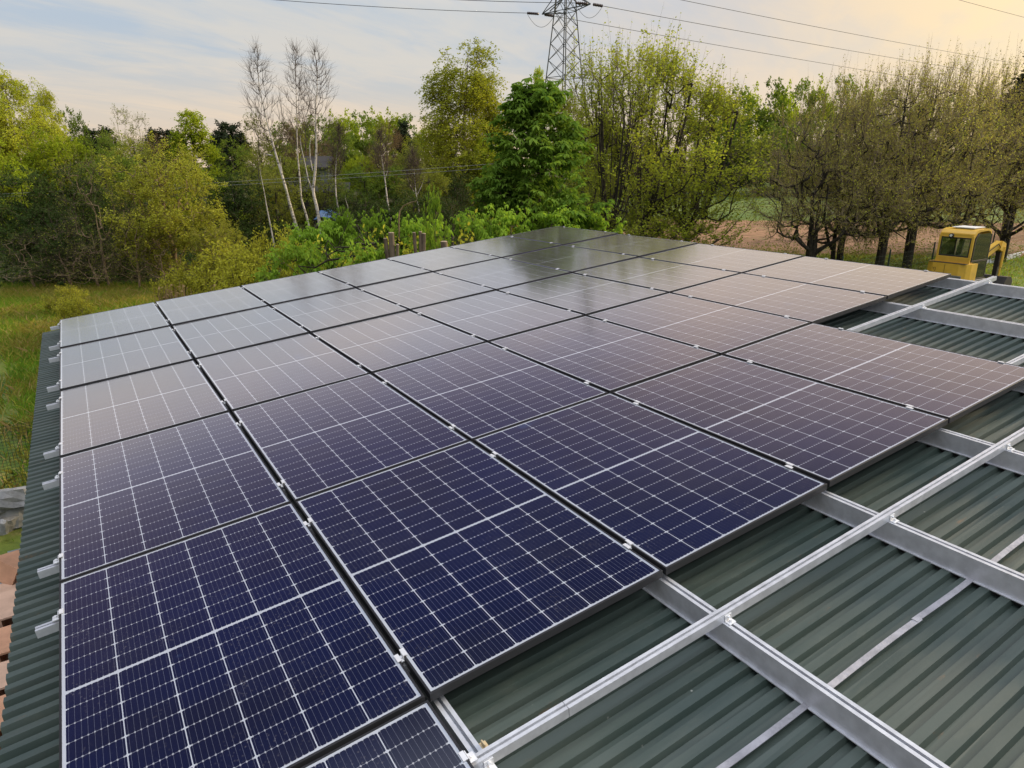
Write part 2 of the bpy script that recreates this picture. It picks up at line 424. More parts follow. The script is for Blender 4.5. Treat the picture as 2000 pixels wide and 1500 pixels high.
def roof_mat():
    m, t, out = mat('green_roof_sheet')
    p = t.node('ShaderNodeBsdfPrincipled'); t.l.new(p.outputs[0], out.inputs[0])
    co = t.node('ShaderNodeTexCoord').outputs['Object']
    x, y, z = t.sep(co)
    n = t.noise(t.comb(t.m('MULTIPLY', x, .35), y, z), 3.0, 6, .62)
    n2 = t.noise(t.comb(t.m('MULTIPLY', x, .5), t.m('MULTIPLY', y, 1.4), z), 9.0, 6, .7)
    c = t.mix(t.smooth(n, .3, .7), (.031, .050, .044), (.054, .074, .065))
    c = t.mix(t.smooth(n2, .5, .8, 0, .55), c, (.075, .088, .070))
    rust = t.m('MULTIPLY', t.smooth(t.noise(t.comb(t.m('MULTIPLY', x, 1.2), t.m('MULTIPLY', y, 6.0), 0.0), 2.3, 5, .7), .63, .74), .60)
    run = t.smooth(t.noise(t.comb(t.m('MULTIPLY', x, .22), t.m('MULTIPLY', y, 7.0), 0.0), 2.0, 5, .65), .48, .70)
    c = t.mix(t.m('MULTIPLY', run, .55), c, (.030, .040, .034))
    c = t.mix(rust, c, (.16, .085, .035))
    vo = t.node('ShaderNodeTexVoronoi'); t.put(vo.inputs['Vector'], co); vo.inputs['Scale'].default_value = 9.0
    drop = t.m('MULTIPLY', t.smooth(vo.outputs['Distance'], .05, .03), t.smooth(t.noise(co, 3.0, 2), .5, .6))
    c = t.mix(t.m('MULTIPLY', drop, .6), c, (.42, .43, .40))
    t.put(p.inputs['Base Color'], c)
    t.put(p.inputs['Roughness'], t.m('ADD', .40, t.m('MULTIPLY', n2, .22))); p.inputs['Specular IOR Level'].default_value = .5
    return m
M['roof'] = roof_mat()
M['strip'] = simple('grey_strip', (.30, .30, .33), .7, .1, .18, 14, .2, .4, ((.17, .17, .18), .7))

def ground_mat():
    m, t, out = mat('meadow_ground')
    p = t.node('ShaderNodeBsdfPrincipled'); t.l.new(p.outputs[0], out.inputs[0])
    co = t.node('ShaderNodeTexCoord').outputs['Object']
    n = t.noise(co, .35, 6, .62); n2 = t.noise(co, 2.2, 6, .7); n3 = t.noise(co, .09, 4, .6)
    c = t.mix(t.smooth(n, .35, .65), (.035, .075, .014), (.14, .17, .03))
    c = t.mix(t.smooth(n2, .50, .72, 0, .8), c, (.27, .21, .08))
    c = t.mix(t.smooth(n2, .45, .30, 0, .6), c, (.03, .05, .014))
    x, y, z = t.sep(co)
    # forest floor beyond the meadow on the left, fields on the right
    rd = t.m('ADD', t.m('MULTIPLY', x, RT[0]), t.m('MULTIPLY', y, RT[1]))
    fd = t.m('ADD', t.m('MULTIPLY', t.m('SUBTRACT', x, CAM[0]), FH[0]), t.m('MULTIPLY', t.m('SUBTRACT', y, CAM[1]), FH[1]))
    wob = t.m('MULTIPLY', t.m('SUBTRACT', n3, .5), 9.0)
    left = t.smooth(t.m('SUBTRACT', t.m('ADD', rd, t.m('MULTIPLY', fd, -.13)), wob), 3.0, -1.0)
    floor = t.m('MULTIPLY', left, t.smooth(t.m('ADD', fd, wob), 28.5, 31.5))
    c = t.mix(floor, c, t.mix(t.smooth(n2, .4, .65), (.030, .024, .014), (.06, .075, .02)))
    far = t.m('MULTIPLY', t.smooth(t.m('ADD', fd, t.m('MULTIPLY', wob, .6)), 66, 72), t.m('SUBTRACT', 1.0, left))
    c = t.mix(far, c, t.mix(t.smooth(n3, .4, .6), (.075, .12, .026), (.12, .16, .035)))
    t.put(p.inputs['Base Color'], c); p.inputs['Roughness'].default_value = .95; p.inputs['Specular IOR Level'].default_value = .15
    b = t.node('ShaderNodeBump'); b.inputs['Strength'].default_value = .7; b.inputs['Distance'].default_value = .08
    t.put(b.inputs['Height'], n2); t.l.new(b.outputs[0], p.inputs['Normal'])
    return m
M['ground'] = ground_mat()
M['plough'] = simple('ploughed_soil', (.235, .135, .078), .95, 0, .3, 1.2, .9, .1, ((.13, .14, .05), .8))

# ------------------------------------------------------------------ ground and field
rng = np.random.default_rng(7)
g = np.sinh(np.linspace(-6.2, 6.2, 150)); g = g / g[-1] * 2200
gx, gy = np.meshgrid(g + 4, g + 10, indexing='ij')
hz = .10 * np.sin(gx * .55 + 1.3) * np.sin(gy * .47) + .07 * np.sin(gx * 1.3 + gy * .9)
hz *= np.exp(-((gx - 4) ** 2 + (gy - 8) ** 2) / 60 ** 2)
near = np.clip((np.maximum(np.abs(gx - 4) - 5, np.abs(gy + 5) - 8)) / 4, 0, 1); hz *= near
N_ = len(g); V = np.stack([gx.ravel(), gy.ravel(), hz.ravel() - .02], 1)
ii, jj = np.meshgrid(np.arange(N_ - 1), np.arange(N_ - 1), indexing='ij'); k = (ii * N_ + jj).ravel()
o = link(bpy.data.objects.new('ground', np_mesh('ground', V, [np.stack([k, k + N_, k + N_ + 1, k + 1], 1)], M['ground'], True)))
tag(o, kind='structure')
# ploughed strip on the right, a slightly raised sheet of soil with furrows
cor = [at(1090, 43), at(2250, 40), at(2300, 62), at(1270, 68)]
a_, b_ = np.linspace(0, 1, 60), np.linspace(0, 1, 60)
P = np.array([[(cor[0] * (1 - s) + cor[1] * s) * (1 - q) + (cor[3] * (1 - s) + cor[2] * s) * q for q in b_] for s in a_])
P[..., 2] = .14 + .05 * np.sin(np.arange(60) * 2.1)[None, :] + rng.normal(0, .015, (60, 60))
P[0, :, 2] = P[-1, :, 2] = -.2; P[:, 0, 2] = P[:, -1, 2] = -.2
ii, jj = np.meshgrid(np.arange(59), np.arange(59), indexing='ij'); k = (ii * 60 + jj).ravel()
o = link(bpy.data.objects.new('ploughed_field', np_mesh('ploughed_field', P.reshape(-1, 3), [np.stack([k, k + 60, k + 61, k + 1], 1)], M['plough'], True)))
tag(o, kind='structure')

# ------------------------------------------------------------------ the shed with its corrugated roof
U_FAR, U_NEAR, V_EAVE, V_TOP, N_ROOF = 0.30, -12.6, -0.245, 8.47, -0.188
shed = empty('shed', (0, 0, 0), 'long low shed under a dark green corrugated metal roof that carries the solar panels', 'shed')
per, hgt = .0815, .027
us, hs = [], []
u = U_NEAR
while u < U_FAR:
    for du, h in ((0, 0), (.036, 0), (.043, -hgt), (.0735, -hgt)):
        us.append(u + du); hs.append(h)
    u += per
us = np.array(us); hs = np.array(hs)
vsn = np.array([V_EAVE, 1.3, 2.9, 4.5, 6.1, 7.4, V_TOP])
jit = rng.normal(0, .0012, (len(vsn), len(us)))
VV = np.array([[roof(v, uu, N_ROOF + h + j) for uu, h, j in zip(us, hs, jr)] for v, jr in zip(vsn, jit)])
low = VV.copy(); low[..., 2] -= .012
nv, nu = len(vsn), len(us)
ii, jj = np.meshgrid(np.arange(nv - 1), np.arange(nu - 1), indexing='ij'); k = (ii * nu + jj).ravel()
top = np.stack([k, k + nu, k + nu + 1, k + 1], 1)
off = nv * nu
bot = top[:, ::-1] + off
e0 = np.arange(nu - 1); eave = np.stack([e0, e0 + 1, e0 + 1 + off, e0 + off], 1)
e1 = e0 + (nv - 1) * nu; ridge = np.stack([e1 + 1, e1, e1 + off, e1 + 1 + off], 1)
o = link(bpy.data.objects.new('roof', np_mesh('roof', np.concatenate([VV.reshape(-1, 3), low.reshape(-1, 3)]), [top, bot, eave, ridge], M['roof'])), shed)
# thin grey strip lying along one rib, with an overlap joint
bm = bmesh.new()
for v0, v1, dz, du in ((1.62, 3.05, 0.004, 0), (3.02, 5.2, .0062, .004), (5.17, 8.3, .004, -.002)):
    nseg = 14
    for i in range(nseg):
        a0, a1 = v0 + (v1 - v0) * i / nseg, v0 + (v1 - v0) * (i + 1) / nseg
        wv = lambda a: .004 * math.sin(a * 5.1) + du
        hh = lambda a: N_ROOF + dz + .0015 * math.sin(a * 9)
        q = []
        for a in (a0, a1):
            for uu in (-9.517, -9.492):
                q.append(bm.verts.new(roof(a, uu + wv(a), hh(a) )))
        q2 = [bm.verts.new(Vector(vv.co) - Vector((0, 0, .003))) for vv in q]
        bm.faces.new((q[0], q[1], q[3], q[2])); bm.faces.new((q[0], q[2], q2[2], q2[0])); bm.faces.new((q[1], q2[1], q2[3], q[3]))
bm_obj('strip', bm, M['strip'], shed)
bm = bmesh.new()
wx0, wx1, wy0, wy1 = roof(.05, 0)[0], roof(8.3, 0)[0], -12.4, .12
for x0, x1, y0, y1 in ((wx0, wx0 + .12, wy0, wy1), (wx1 - .12, wx1, wy0, wy1), (wx0 + .121, wx1 - .121, wy1 - .12, wy1 - .002), (wx0 + .121, wx1 - .121, wy0 + .002, wy0 + .12)):
    vt = add_box(bm, x0, x1, y0, y1, -.1, 1)
    for v in vt:
        if v.co.z > .5: v.co.z = H0 + (v.co.x / CT) * ST - .24
bm_obj('wall', bm, M['wall_plaster'], shed)

# ------------------------------------------------------------------ rails
GRP_B = 'aluminium support beams across the roof'; GRP_R = 'aluminium mounting rails under the panels'
N_FR = .036                                # frame depth
RAIL_T = -N_FR - .001; RAIL_B = RAIL_T - .040
BEAM_T = RAIL_B - .001; BEAM_B = N_ROOF + .001

def beam_profile(wd, top, bottom, slot=.009, deep=.012, lip=.0):
    h = wd / 2
    pts = [(-h, top), (-slot / 2, top), (-slot / 2, top - deep), (slot / 2, top - deep), (slot / 2, top), (h, top), (h, bottom)]
    if lip: pts += [(-h - lip, bottom), (-h - lip, bottom + .004), (-h, bottom + .004)]
    else: pts += [(-h, bottom)]
    return pts

bw = ['along the low eave edge', 'between the first and second panel columns from the eave', 'between the second and third panel columns from the eave',
      'between the third and fourth panel columns from the eave', 'between the fourth and fifth panel columns from the eave',
      'under the outer edge of the fifth panel column', 'between the sixth and seventh panel columns', 'along the high edge of the roof beside the yellow excavator']
bv = [0.09, 1.205, 2.333, 3.478, 4.605, 5.79, 6.975, 8.18]
for i, vc in enumerate(bv):
    e = empty('support_beam', roof(vc, 0, BEAM_T), 'tall aluminium beam across the green ribs ' + bw[i], 'beam', GRP_B, (0, -TH, 0))
    bm = bmesh.new()
    add_prism(bm, beam_profile(.043, 0, BEAM_B - BEAM_T, .012, .030, .011), 'y', -11.9 if i != 6 else -11.9, .12)
    bm_obj('profile', bm, M['white_alu'], e)
    if i == 1:
        bm = bmesh.new()
        add_box(bm, .022, .048, -9.05, -9.015, -.03, -.004); add_box(bm, .030, .036, -9.045, -9.02, -.004, .012)
        bm_obj('clip', bm, M['tan_clip'], e, .002)
    bm = bmesh.new(); add_box(bm, -.010, .012, -11.88, .10, BEAM_B - BEAM_T - .030, BEAM_B - BEAM_T - .0006)
    bm_obj('seal_tape', bm, M['rubber'], e)

PU, PV = 1.76046, 1.154
rail_us = [(-.235, 0), (-1.43, 0), (-2.02, 1), (-3.20, 1), (-3.79, 2), (-5.01, 2), (-5.59, 3), (-6.775, 3), (-7.325, 4), (-8.552, 4), (-9.098, 5), (-10.30, 5)]
rown = ['the farthest panel row', 'the second farthest panel row', 'the middle panel row', 'the fourth panel row from the far edge', 'the short five-panel row', 'the lone panel at the bottom edge']
cols_in_row = [7, 7, 7, 7, 5, 1]

def clamp_bm(u0, vgap, end=0):
    """mid clamp: two wings on the neighbouring frames and a dropped bridge; end clamp: one wing and a foot"""
    bm = bmesh.new(); t = .0035; zt = N_FR + .002
    if end == 0:
        add_box(bm, vgap - .024, vgap - .0065, u0 - .030, u0 + .012, zt, zt + t)
        add_box(bm, vgap + .0065, vgap + .024, u0 - .012, u0 + .030, zt, zt + t)
        add_box(bm, vgap - .0085, vgap - .0060, u0 - .018, u0 + .012, .008, zt - .0005)
        add_box(bm, vgap + .0060, vgap + .0085, u0 - .012, u0 + .018, .008, zt - .0005)
        add_box(bm, vgap - .0058, vgap + .0058, u0 - .018, u0 + .018, .018, .0225)
        add_cyl(bm, (vgap, u0, .022), (vgap, u0, .030), .0050, 8)
    else:
        s = end
        add_box(bm, min(vgap, vgap - s * .017), max(vgap, vgap - s * .017), u0 - .019, u0 + .019, zt, zt + t)
        add_box(bm, min(vgap + s * .0025, vgap + s * .006), max(vgap + s * .0025, vgap + s * .006), u0 - .019, u0 + .019, .002, zt - .0005)
        add_box(bm, min(vgap + s * .0065, vgap + s * .032), max(vgap + s * .0065, vgap + s * .032), u0 - .019, u0 + .019, .012, .017)
        add_cyl(bm, (vgap + s * .018, u0, .017), (vgap + s * .018, u0, .027), .007, 8)
    return bm

for i, (uc, rw) in enumerate(rail_us):
    vend = 8.335 if rw >= 4 else 8.16
    which = 'far' if i % 2 == 0 else 'near'
    if rw == 5: lab = 'light aluminium rail crossing the bare green roof in front of the short panel row' if i == 10 else 'aluminium rail under the near half of the lone panel at the bottom edge'
    else: lab = 'slim aluminium rail under the %s half of %s' % (which, rown[rw])
    v0 = -.108 + .018 * rw / 5
    e = empty('mounting_rail', roof(0, uc, RAIL_B), lab, 'rail', GRP_R, (0, -TH, 0))
    bm = bmesh.new(); H = RAIL_T - RAIL_B
    if i == 10:
        add_prism(bm, beam_profile(.037, H, 0, .0095, .016), 'x', v0, 1.538); add_prism(bm, beam_profile(.037, H - .0008, -.0008, .0095, .016), 'x', 1.5405, vend)
    else:
        add_prism(bm, beam_profile(.037, H, 0, .0095, .016), 'x', v0, vend)
    bm_obj('profile', bm, M['white_alu'], e)
    n = cols_in_row[rw]
    for c in range(n + 1):
        vg = c * PV + (-.0095 if c == 0 else .0005)
        end = -1 if c == 0 else (1 if c == n else 0)
        if end: vg = c * PV + (.0105 if c == 0 else -.0105)
        o = bm_obj('end_clamp' if end else 'mid_clamp', clamp_bm(0, vg, end), M['alu_clamp'], e)
        o.location = (0, 0, RAIL_T - RAIL_B + .001)
    # cross connectors where the bare rail sits on the beams
    if rw >= 4:
        for vc in bv:
            if vc > n * PV - .2:
                bm = bmesh.new(); b0 = vc - .012
                add_box(bm, b0, b0 + .036, -.047, -.0195, -.0005, .0035); add_box(bm, b0, b0 + .036, -.0225, -.019, .004, .030)
                add_cyl(bm, (b0 + .018, -.034, .0035), (b0 + .018, -.034, .014), .0065, 6)
                add_cyl(bm, (b0 + .018, -.0226, .020), (b0 + .018, -.029, .020), .0065, 6)
                bm_obj('connector', bm, M['alu_clamp'], e)

# ------------------------------------------------------------------ solar panels
bm = bmesh.new()
hw, hl, lip, zt = PW / 2, PL / 2, .0085, N_FR
def ring(x, y, z): return [bm.verts.new((sx * x, sy * y, z)) for sx, sy in ((-1, -1), (1, -1), (1, 1), (-1, 1))]
r0, r1, r2, r3 = ring(hw, hl, 0), ring(hw, hl, zt), ring(hw - lip, hl - lip, zt), ring(hw - lip, hl - lip, zt - .0022)
r4, r5 = ring(hw - .028, hl - .028, 0), ring(hw - .028, hl - .028, .002)
fs = []
for a, b, mi in ((r0, r1, 1), (r1, r2, 0), (r2, r3, 0), (r4, r0, 1), (r5, r4, 1)):
    for q in range(4):
        f = bm.faces.new((a[q], a[(q + 1) % 4], b[(q + 1) % 4], b[q])); f.material_index = mi
frame_me = bpy.data.meshes.new('frame'); bmesh.ops.recalc_face_normals(bm, faces=bm.faces)
bmesh.ops.bevel(bm, geom=[e for e in bm.edges if abs(e.verts[0].co.z - zt) < 1e-6 and abs(e.verts[1].co.z - zt) < 1e-6 and abs(abs(e.verts[0].co.x) - hw) < 1e-6 and abs(abs(e.verts[1].co.x) - hw) < 1e-6 ] , offset=.0008, segments=1, affect='EDGES')
bm.to_mesh(frame_me); bm.free(); frame_me.materials.append(M['frame_black']); frame_me.materials.append(M['frame_side'])
bm = bmesh.new(); add_box(bm, -hw + lip + .0003, hw - lip - .0003, -hl + lip + .0003, hl - lip - .0003, zt - .0065, zt - .0020)
glass_me = bpy.data.meshes.new('cell_glass'); bm.to_mesh(glass_me); bm.free(); glass_me.materials.append(M['solar'])
bm = bmesh.new(); add_box(bm, -.06, .06, -.03, .03, -.012 + zt - .014, zt - .0070)
jb_me = bpy.data.meshes.new('junction_box'); bm.to_mesh(jb_me); bm.free(); jb_me.materials.append(M['rubber'])
ordn = ['first', 'second', 'third', 'fourth', 'fifth', 'sixth', 'seventh']
rowl = ['farthest row', 'second farthest row', 'middle row', 'fourth row from the far edge', 'short near row of five']
rnd = random.Random(5)
for rw, n in enumerate(cols_in_row):
    for c in range(n):
        if rw == 5: lab = 'lone solar panel cut off at the bottom edge, nearest to the viewer'
        else: lab = 'solar panel in the %s, %s' % (rowl[rw], 'first at the eave' if c == 0 else ('last at the high end' if c == n - 1 else ordn[c] + ' from the eave'))
        tilt_x = (-.0060 if rw <= 2 else (.0030 if c < 3 else .0)) + rnd.uniform(-.0018, .0018); tilt_y = rnd.uniform(-.003, .003)
        e = empty('solar_panel', (0, 0, 0), lab, 'solar panel', 'solar panels on the shed roof')
        e.matrix_world = ROOF_M @ Matrix.Translation((c * PV + PV / 2 + (.0 if 0 else 0), -rw * PU - PU / 2, -N_FR)) @ Matrix.Rotation(tilt_x, 4, 'X') @ Matrix.Rotation(tilt_y, 4, 'Y')
        for nm, me in (('frame', frame_me), ('cell_glass', glass_me), ('junction_box', jb_me)):
            link(bpy.data.objects.new(nm, me), e)

# ------------------------------------------------------------------ tree builder
def env_points(r, N, h0, h1, R, prof, clumps=24, spread=.22, sx=1.0, shell=.5, dens=1.2):
    """clumped points in a crown envelope; prof(t) gives relative radius"""
    def one(k):
        t = r.random(k * 4); keep = r.random(k * 4) < np.clip(prof(t), .05, 1) ** dens; t = t[keep][:k]
        a = r.random(len(t)) * 2 * np.pi; rr = r.random(len(t)) ** shell * prof(t) * R
        return np.stack([np.cos(a) * rr * sx, np.sin(a) * rr, h0 + t * (h1 - h0)], 1)
    C = one(clumps)
    P = C[r.integers(0, len(C), N)] + r.normal(0, 1, (N, 3)) * spread * np.array([R, R, max(R * .6, (h1 - h0) * .16)])
    F = one(N // 4)
    P = np.concatenate([P, F])
    t = np.clip((P[:, 2] - h0) / (h1 - h0), 0, 1)
    ok = (np.hypot(P[:, 0], P[:, 1]) < prof(t) * R * 1.12 + .15) & (P[:, 2] > h0) & (P[:, 2] < h1)
    return P[ok]

def skeleton(r, trunks, pts, up=.6, rt=.006, powr=2.05, rmax=None, wob=.12):
    """join points to the nearest branch (favouring parents below); returns segments with radii"""
    pos, par = [], []
    for tr in trunks:
        for i, p in enumerate(tr):
            par.append(-1 if i == 0 else len(pos) - 1); pos.append(np.array(p, float))
    base = len(pos)
    order = np.argsort([min(np.linalg.norm(p - q) for q in pos) for p in pts])
    arr = np.zeros((base + 2 * len(pts), 3)); arr[:base] = pos; n = base
    for k in order:
        p = pts[k]; d = p - arr[:n]; L = np.linalg.norm(d, axis=1) + 1e-6
        cost = L * (1 + up * (1 - d[:, 2] / L))
        cost[L < .05] = 1e9
        j = int(np.argmin(cost)); dv = p - arr[j]; l = L[j]
        mid = arr[j] + dv * .5 + r.normal(0, wob, 3) * l * .6 + np.array([0, 0, -.06 * l])
        arr[n] = mid; par.append(j); arr[n + 1] = p; par.append(n); n += 2
    arr = arr[:n]; par = np.array(par)
    acc = np.full(n, rt ** powr)
    for i in range(n - 1, -1, -1):
        if par[i] >= 0: acc[par[i]] += acc[i]
    rad = acc ** (1 / powr)
    if rmax: rad = np.minimum(rad * min(1.0, rmax / rad.max() * 1.25), rmax)
    rad = np.maximum(rad, rt)
    idx = np.where(par >= 0)[0]
    A, B = arr[par[idx]], arr[idx]; rb = rad[idx]; ra = np.minimum(rad[par[idx]], rb * 1.7)
    for tr_i in range(base):
        w_ = np.where(idx == tr_i)[0]
        if len(w_): ra[w_[0]] = rad[par[tr_i]]
    tips = arr[base + 1::2]
    dirs = tips - arr[base::2]; dirs /= np.maximum(np.linalg.norm(dirs, axis=1, keepdims=True), 1e-6)
    return A, B, ra, rb, tips, dirs

def leaves(r, P, size, flat=.5, droop=0.0, jit=.3):
    n = len(P); s = size * r.uniform(1 - jit, 1 + jit, n)[:, None]
    nrm = r.normal(0, 1, (n, 3)); nrm[:, 2] = np.abs(nrm[:, 2]) + flat; nrm /= np.linalg.norm(nrm, axis=1, keepdims=True)
    a = r.normal(0, 1, (n, 3)); a[:, 2] -= droop; a -= nrm * (a * nrm).sum(1, keepdims=True); a /= np.maximum(np.linalg.norm(a, axis=1, keepdims=True), 1e-6)
    b = np.cross(nrm, a)
    V = np.stack([P, P + a * s * .5 + b * s * .36 + nrm * s * .08, P + a * s, P + a * s * .5 - b * s * .36 + nrm * s * .08], 1).reshape(-1, 3)
    F = np.arange(n * 4).reshape(n, 4)
    return V, F

def palmate(r, P, size):
    """hand-shaped leaves: six drooping leaflets round a stalk end"""
    Vs = []
    n = len(P); s = size * r.uniform(.6, 1.25, n)
    base = r.random(n) * 6.28; tilt = r.normal(0, .35, (n, 2))
    for q in range(6):
        a = base + (q - 2.5) * .82
        d = np.stack([np.cos(a), np.sin(a), -.45 + tilt[:, 0] * np.cos(a) + tilt[:, 1] * np.sin(a) + r.normal(0, .18, n)], 1)
        d /= np.linalg.norm(d, axis=1, keepdims=True)
        sd = np.stack([-np.sin(a), np.cos(a), r.normal(0, .15, n)], 1)
        L = (s * (1.0 - .13 * abs(q - 2.5)))[:, None]
        Vs.append(np.stack([P, P + d * L * .62 + sd * L * .21 + [0, 0, .03], P + d * L + np.array([0, 0, -.10]) * L, P + d * L * .62 - sd * L * .21 + [0, 0, .03]], 1))
    V = np.concatenate(Vs, 0).reshape(-1, 3)
    return V, np.arange(len(V)).reshape(-1, 4)

def build_tree(seed, H, h0, R, prof, N=260, twigs=4, tl=.5, tup=.2, tout=.6, nl=8, ls=.12, lm='mid_leaf', bark='bark_dark', up=.6,
               rmax=None, clumps=24, spread=.22, shell=.5, trunks=None, lean=.15, droop=0.0, flat=.5, rt=.006, twr=.004, crook=.06, hand=False, sx=1.0, leafend=.15, bend=0.0, wob=.10, twig='twig_brown', dens=1.2, spike=0.0, barkmin=.014, tfrac=.88, lowflat=False):
    r = np.random.default_rng(seed)
    if trunks is None:
        k = 9; zz = np.linspace(0, H * tfrac, k); off = np.cumsum(r.normal(0, crook, (k, 2)), 0) + np.linspace(0, 1, k)[:, None] * r.normal(0, lean, (1, 2))
        off -= off[0]; trunks = [np.column_stack([off, zz])]
    pts = env_points(r, N, h0, H * (.89 if spike else 1.0), R, prof, clumps, spread, sx, shell, dens)
    A, B, ra, rb, tips, dirs = skeleton(r, trunks, pts, up, rt, rmax=rmax, wob=wob)
    thr = max(.03, barkmin); big = rb > thr
    wood = [frusta(A[big], B[big], ra[big], rb[big], 7), frusta(A[~big], B[~big], ra[~big], rb[~big], 4)]
    n = len(tips)
    T = np.repeat(tips, twigs, 0); Dd = np.repeat(dirs, twigs, 0)
    rad = T * [1, 1, 0]; rad /= np.maximum(np.linalg.norm(rad, axis=1, keepdims=True), .1)
    dv = Dd * .5 + rad * tout * .5 + r.normal(0, .55, T.shape) + np.column_stack([np.zeros((len(T), 2)), tup * (np.clip((T[:, 2] - h0) / (H - h0) * 1.6 - .25, -.15, 1) if lowflat else np.ones(len(T)))]); dv /= np.linalg.norm(dv, axis=1, keepdims=True)
    L = (tl * r.uniform(.45, 1.15, len(T)))[:, None]
    if spike:                                                            # long upright shoots above the crown
        tz = (T[:, 2] - h0) / (H * .89 - h0); sel = (tz > .70) & (r.random(len(T)) < .30)
        L[sel, 0] *= 1 + spike * r.random(sel.sum()); dv[sel] = dv[sel] * .45 + np.array([0, 0, 1.0]); dv /= np.linalg.norm(dv, axis=1, keepdims=True)
    m1 = T + dv * L * .5; d2 = dv + np.array([0, 0, bend]); d2 /= np.linalg.norm(d2, axis=1, keepdims=True); e1 = m1 + d2 * L * .5
    wood += [frusta(T, m1, rt * .8, twr, 3), frusta(m1, e1, twr, twr * .45, 3)]
    V, F = join(wood); nthick = [len(q[1]) for q in wood]
    mi = np.concatenate([np.zeros(nthick[0], int), (np.repeat(rb[~big], 4) < barkmin).astype(int), np.ones(nthick[2] + nthick[3], int)])
    tm = np_mesh('trunk', V, F, [M[bark], M[twig]], True, mi)
    if nl == 0: return tm, None
    tt = r.uniform(leafend, 1.0, (len(T), nl))[..., None]
    LP = np.where(tt < .5, T[:, None] + (m1 - T)[:, None] * tt * 2, m1[:, None] + (e1 - m1)[:, None] * (tt - .5) * 2).reshape(-1, 3) + r.normal(0, ls * .45, (len(T) * nl, 3))
    V, F = palmate(r, LP, ls) if hand else leaves(r, LP, ls, flat, droop)
    return tm, np_mesh('crown', V, [F], M[lm])

def dome(t): return np.sqrt(np.clip(1 - (2 * t - 1) ** 2, 0, 1)) * .85 + .15 * (1 - t)
def egg(t): return np.clip(np.sin(np.pi * np.clip(t * .86 + .14, 0, 1)) ** .7, 0, 1)
def cone(t): return np.clip(1.02 - t, .04, 1) ** .8 * np.clip(t * 8 + .45, 0, 1)
def column(t): return np.clip(np.sin(np.pi * np.clip(t * .8 + .18, 0, 1)), 0.06, 1) ** .8
def vase(t): return np.clip(.42 + .75 * t - .62 * np.clip(t - .62, 0, 1) * 2.0, .15, 1)
def birchy(t): return np.clip(1.08 - t, .05, 1) ** .62 * np.clip(t * 3 + .45, 0, 1)
def limey(t): return np.clip(np.sin(np.pi * np.clip(t * .80 + .15, 0, 1)), .04, 1) ** .72
def chest(t): return np.clip(1.04 - t, .05, 1) ** .64 * np.clip(t * 8 + .5, 0, 1)
def bush(t): return np.sqrt(np.clip(1 - t ** 2.2, 0, 1))

PROTO = {}
def proto(key, **kw): PROTO[key] = (build_tree(**kw), kw['H'])

proto('birch_a', seed=11, H=14, h0=3.0, R=2.6, prof=column, N=520, twigs=5, tl=1.2, tup=-.35, nl=13, ls=.115, lm='birch_leaf', bark='birch_bark', up=.9, clumps=60, spread=.13, bend=-1.3, rmax=.14, droop=.8, flat=.1, barkmin=.055)
proto('birch_b', seed=12, H=14, h0=2.0, R=2.9, prof=birchy, N=700, twigs=5, tl=1.2, tup=-.3, nl=13, ls=.115, lm='birch_leaf', bark='birch_bark', up=.9, clumps=70, spread=.12, bend=-1.3, rmax=.14, droop=.8, flat=.1, barkmin=.055)
proto('bright_a', seed=13, H=9, h0=1.2, R=2.8, prof=egg, N=300, twigs=4, tl=.7, tup=.1, nl=10, ls=.16, lm='bright_leaf', bark='bark_grey', clumps=22, spread=.2, rmax=.12)
proto('cone_bright', seed=14, H=10, h0=1.0, R=2.4, prof=chest, dens=.4, N=380, twigs=4, tl=.6, tup=.15, nl=10, ls=.15, lm='bright_leaf', bark='bark_grey', clumps=30, spread=.18, rmax=.13)
proto('hawthorn', seed=15, H=6.5, h0=.5, R=2.9, prof=dome, N=520, twigs=5, tl=.6, tup=.05, nl=12, ls=.095, lm='hawthorn_leaf', bark='bark_brown', clumps=46, spread=.13, rmax=.13, flat=1.6, up=.3)
proto('olive_a', seed=16, H=9, h0=.8, R=2.9, prof=egg, N=340, twigs=4, tl=.7, tup=.2, nl=8, ls=.13, lm='olive_leaf', bark='bark_dark', clumps=28, spread=.2, rmax=.12)
proto('olive_b', seed=17, H=9, h0=1.5, R=2.6, prof=egg, N=340, twigs=4, tl=.8, tup=.5, nl=6, ls=.12, lm='olive_leaf', bark='bark_grey', clumps=26, spread=.2, rmax=.12)
proto('mid_a', seed=18, H=9, h0=.6, R=3.0, prof=egg, N=360, twigs=4, tl=.6, tup=.1, nl=10, ls=.15, lm='mid_leaf', bark='bark_dark', clumps=30, spread=.18, rmax=.13)
proto('mid_b', seed=19, H=9, h0=.4, R=2.7, prof=dome, N=360, twigs=4, tl=.6, tup=.15, nl=9, ls=.14, lm='mid_leaf', bark='bark_dark', clumps=24, spread=.18, rmax=.13)
proto('dark_a', seed=20, H=5.5, h0=.2, R=2.8, prof=dome, N=420, twigs=4, tl=.5, tup=.1, nl=9, ls=.11, lm='dark_leaf', bark='bark_dark', clumps=34, spread=.17, rmax=.1)
proto('dark_b', seed=21, H=5.5, h0=.5, R=2.6, prof=egg, N=420, twigs=4, tl=.5, tup=.2, nl=7, ls=.10, lm='dark_leaf', bark='bark_grey', clumps=30, spread=.18, rmax=.1)
proto('pine', seed=22, H=12, h0=5, R=1.8, prof=cone, N=150, twigs=5, tl=.6, tup=.25, nl=9, ls=.26, lm='pine_leaf', bark='bark_dark', up=.15, clumps=26, spread=.12, rmax=.16)
proto('red_twig', seed=23, H=10, h0=2.5, R=2.7, prof=egg, N=420, twigs=6, tl=.8, tup=.6, nl=5, ls=.07, lm='red_bud', bark='twig_brown', clumps=30, spread=.2, rmax=.12, up=1.0)
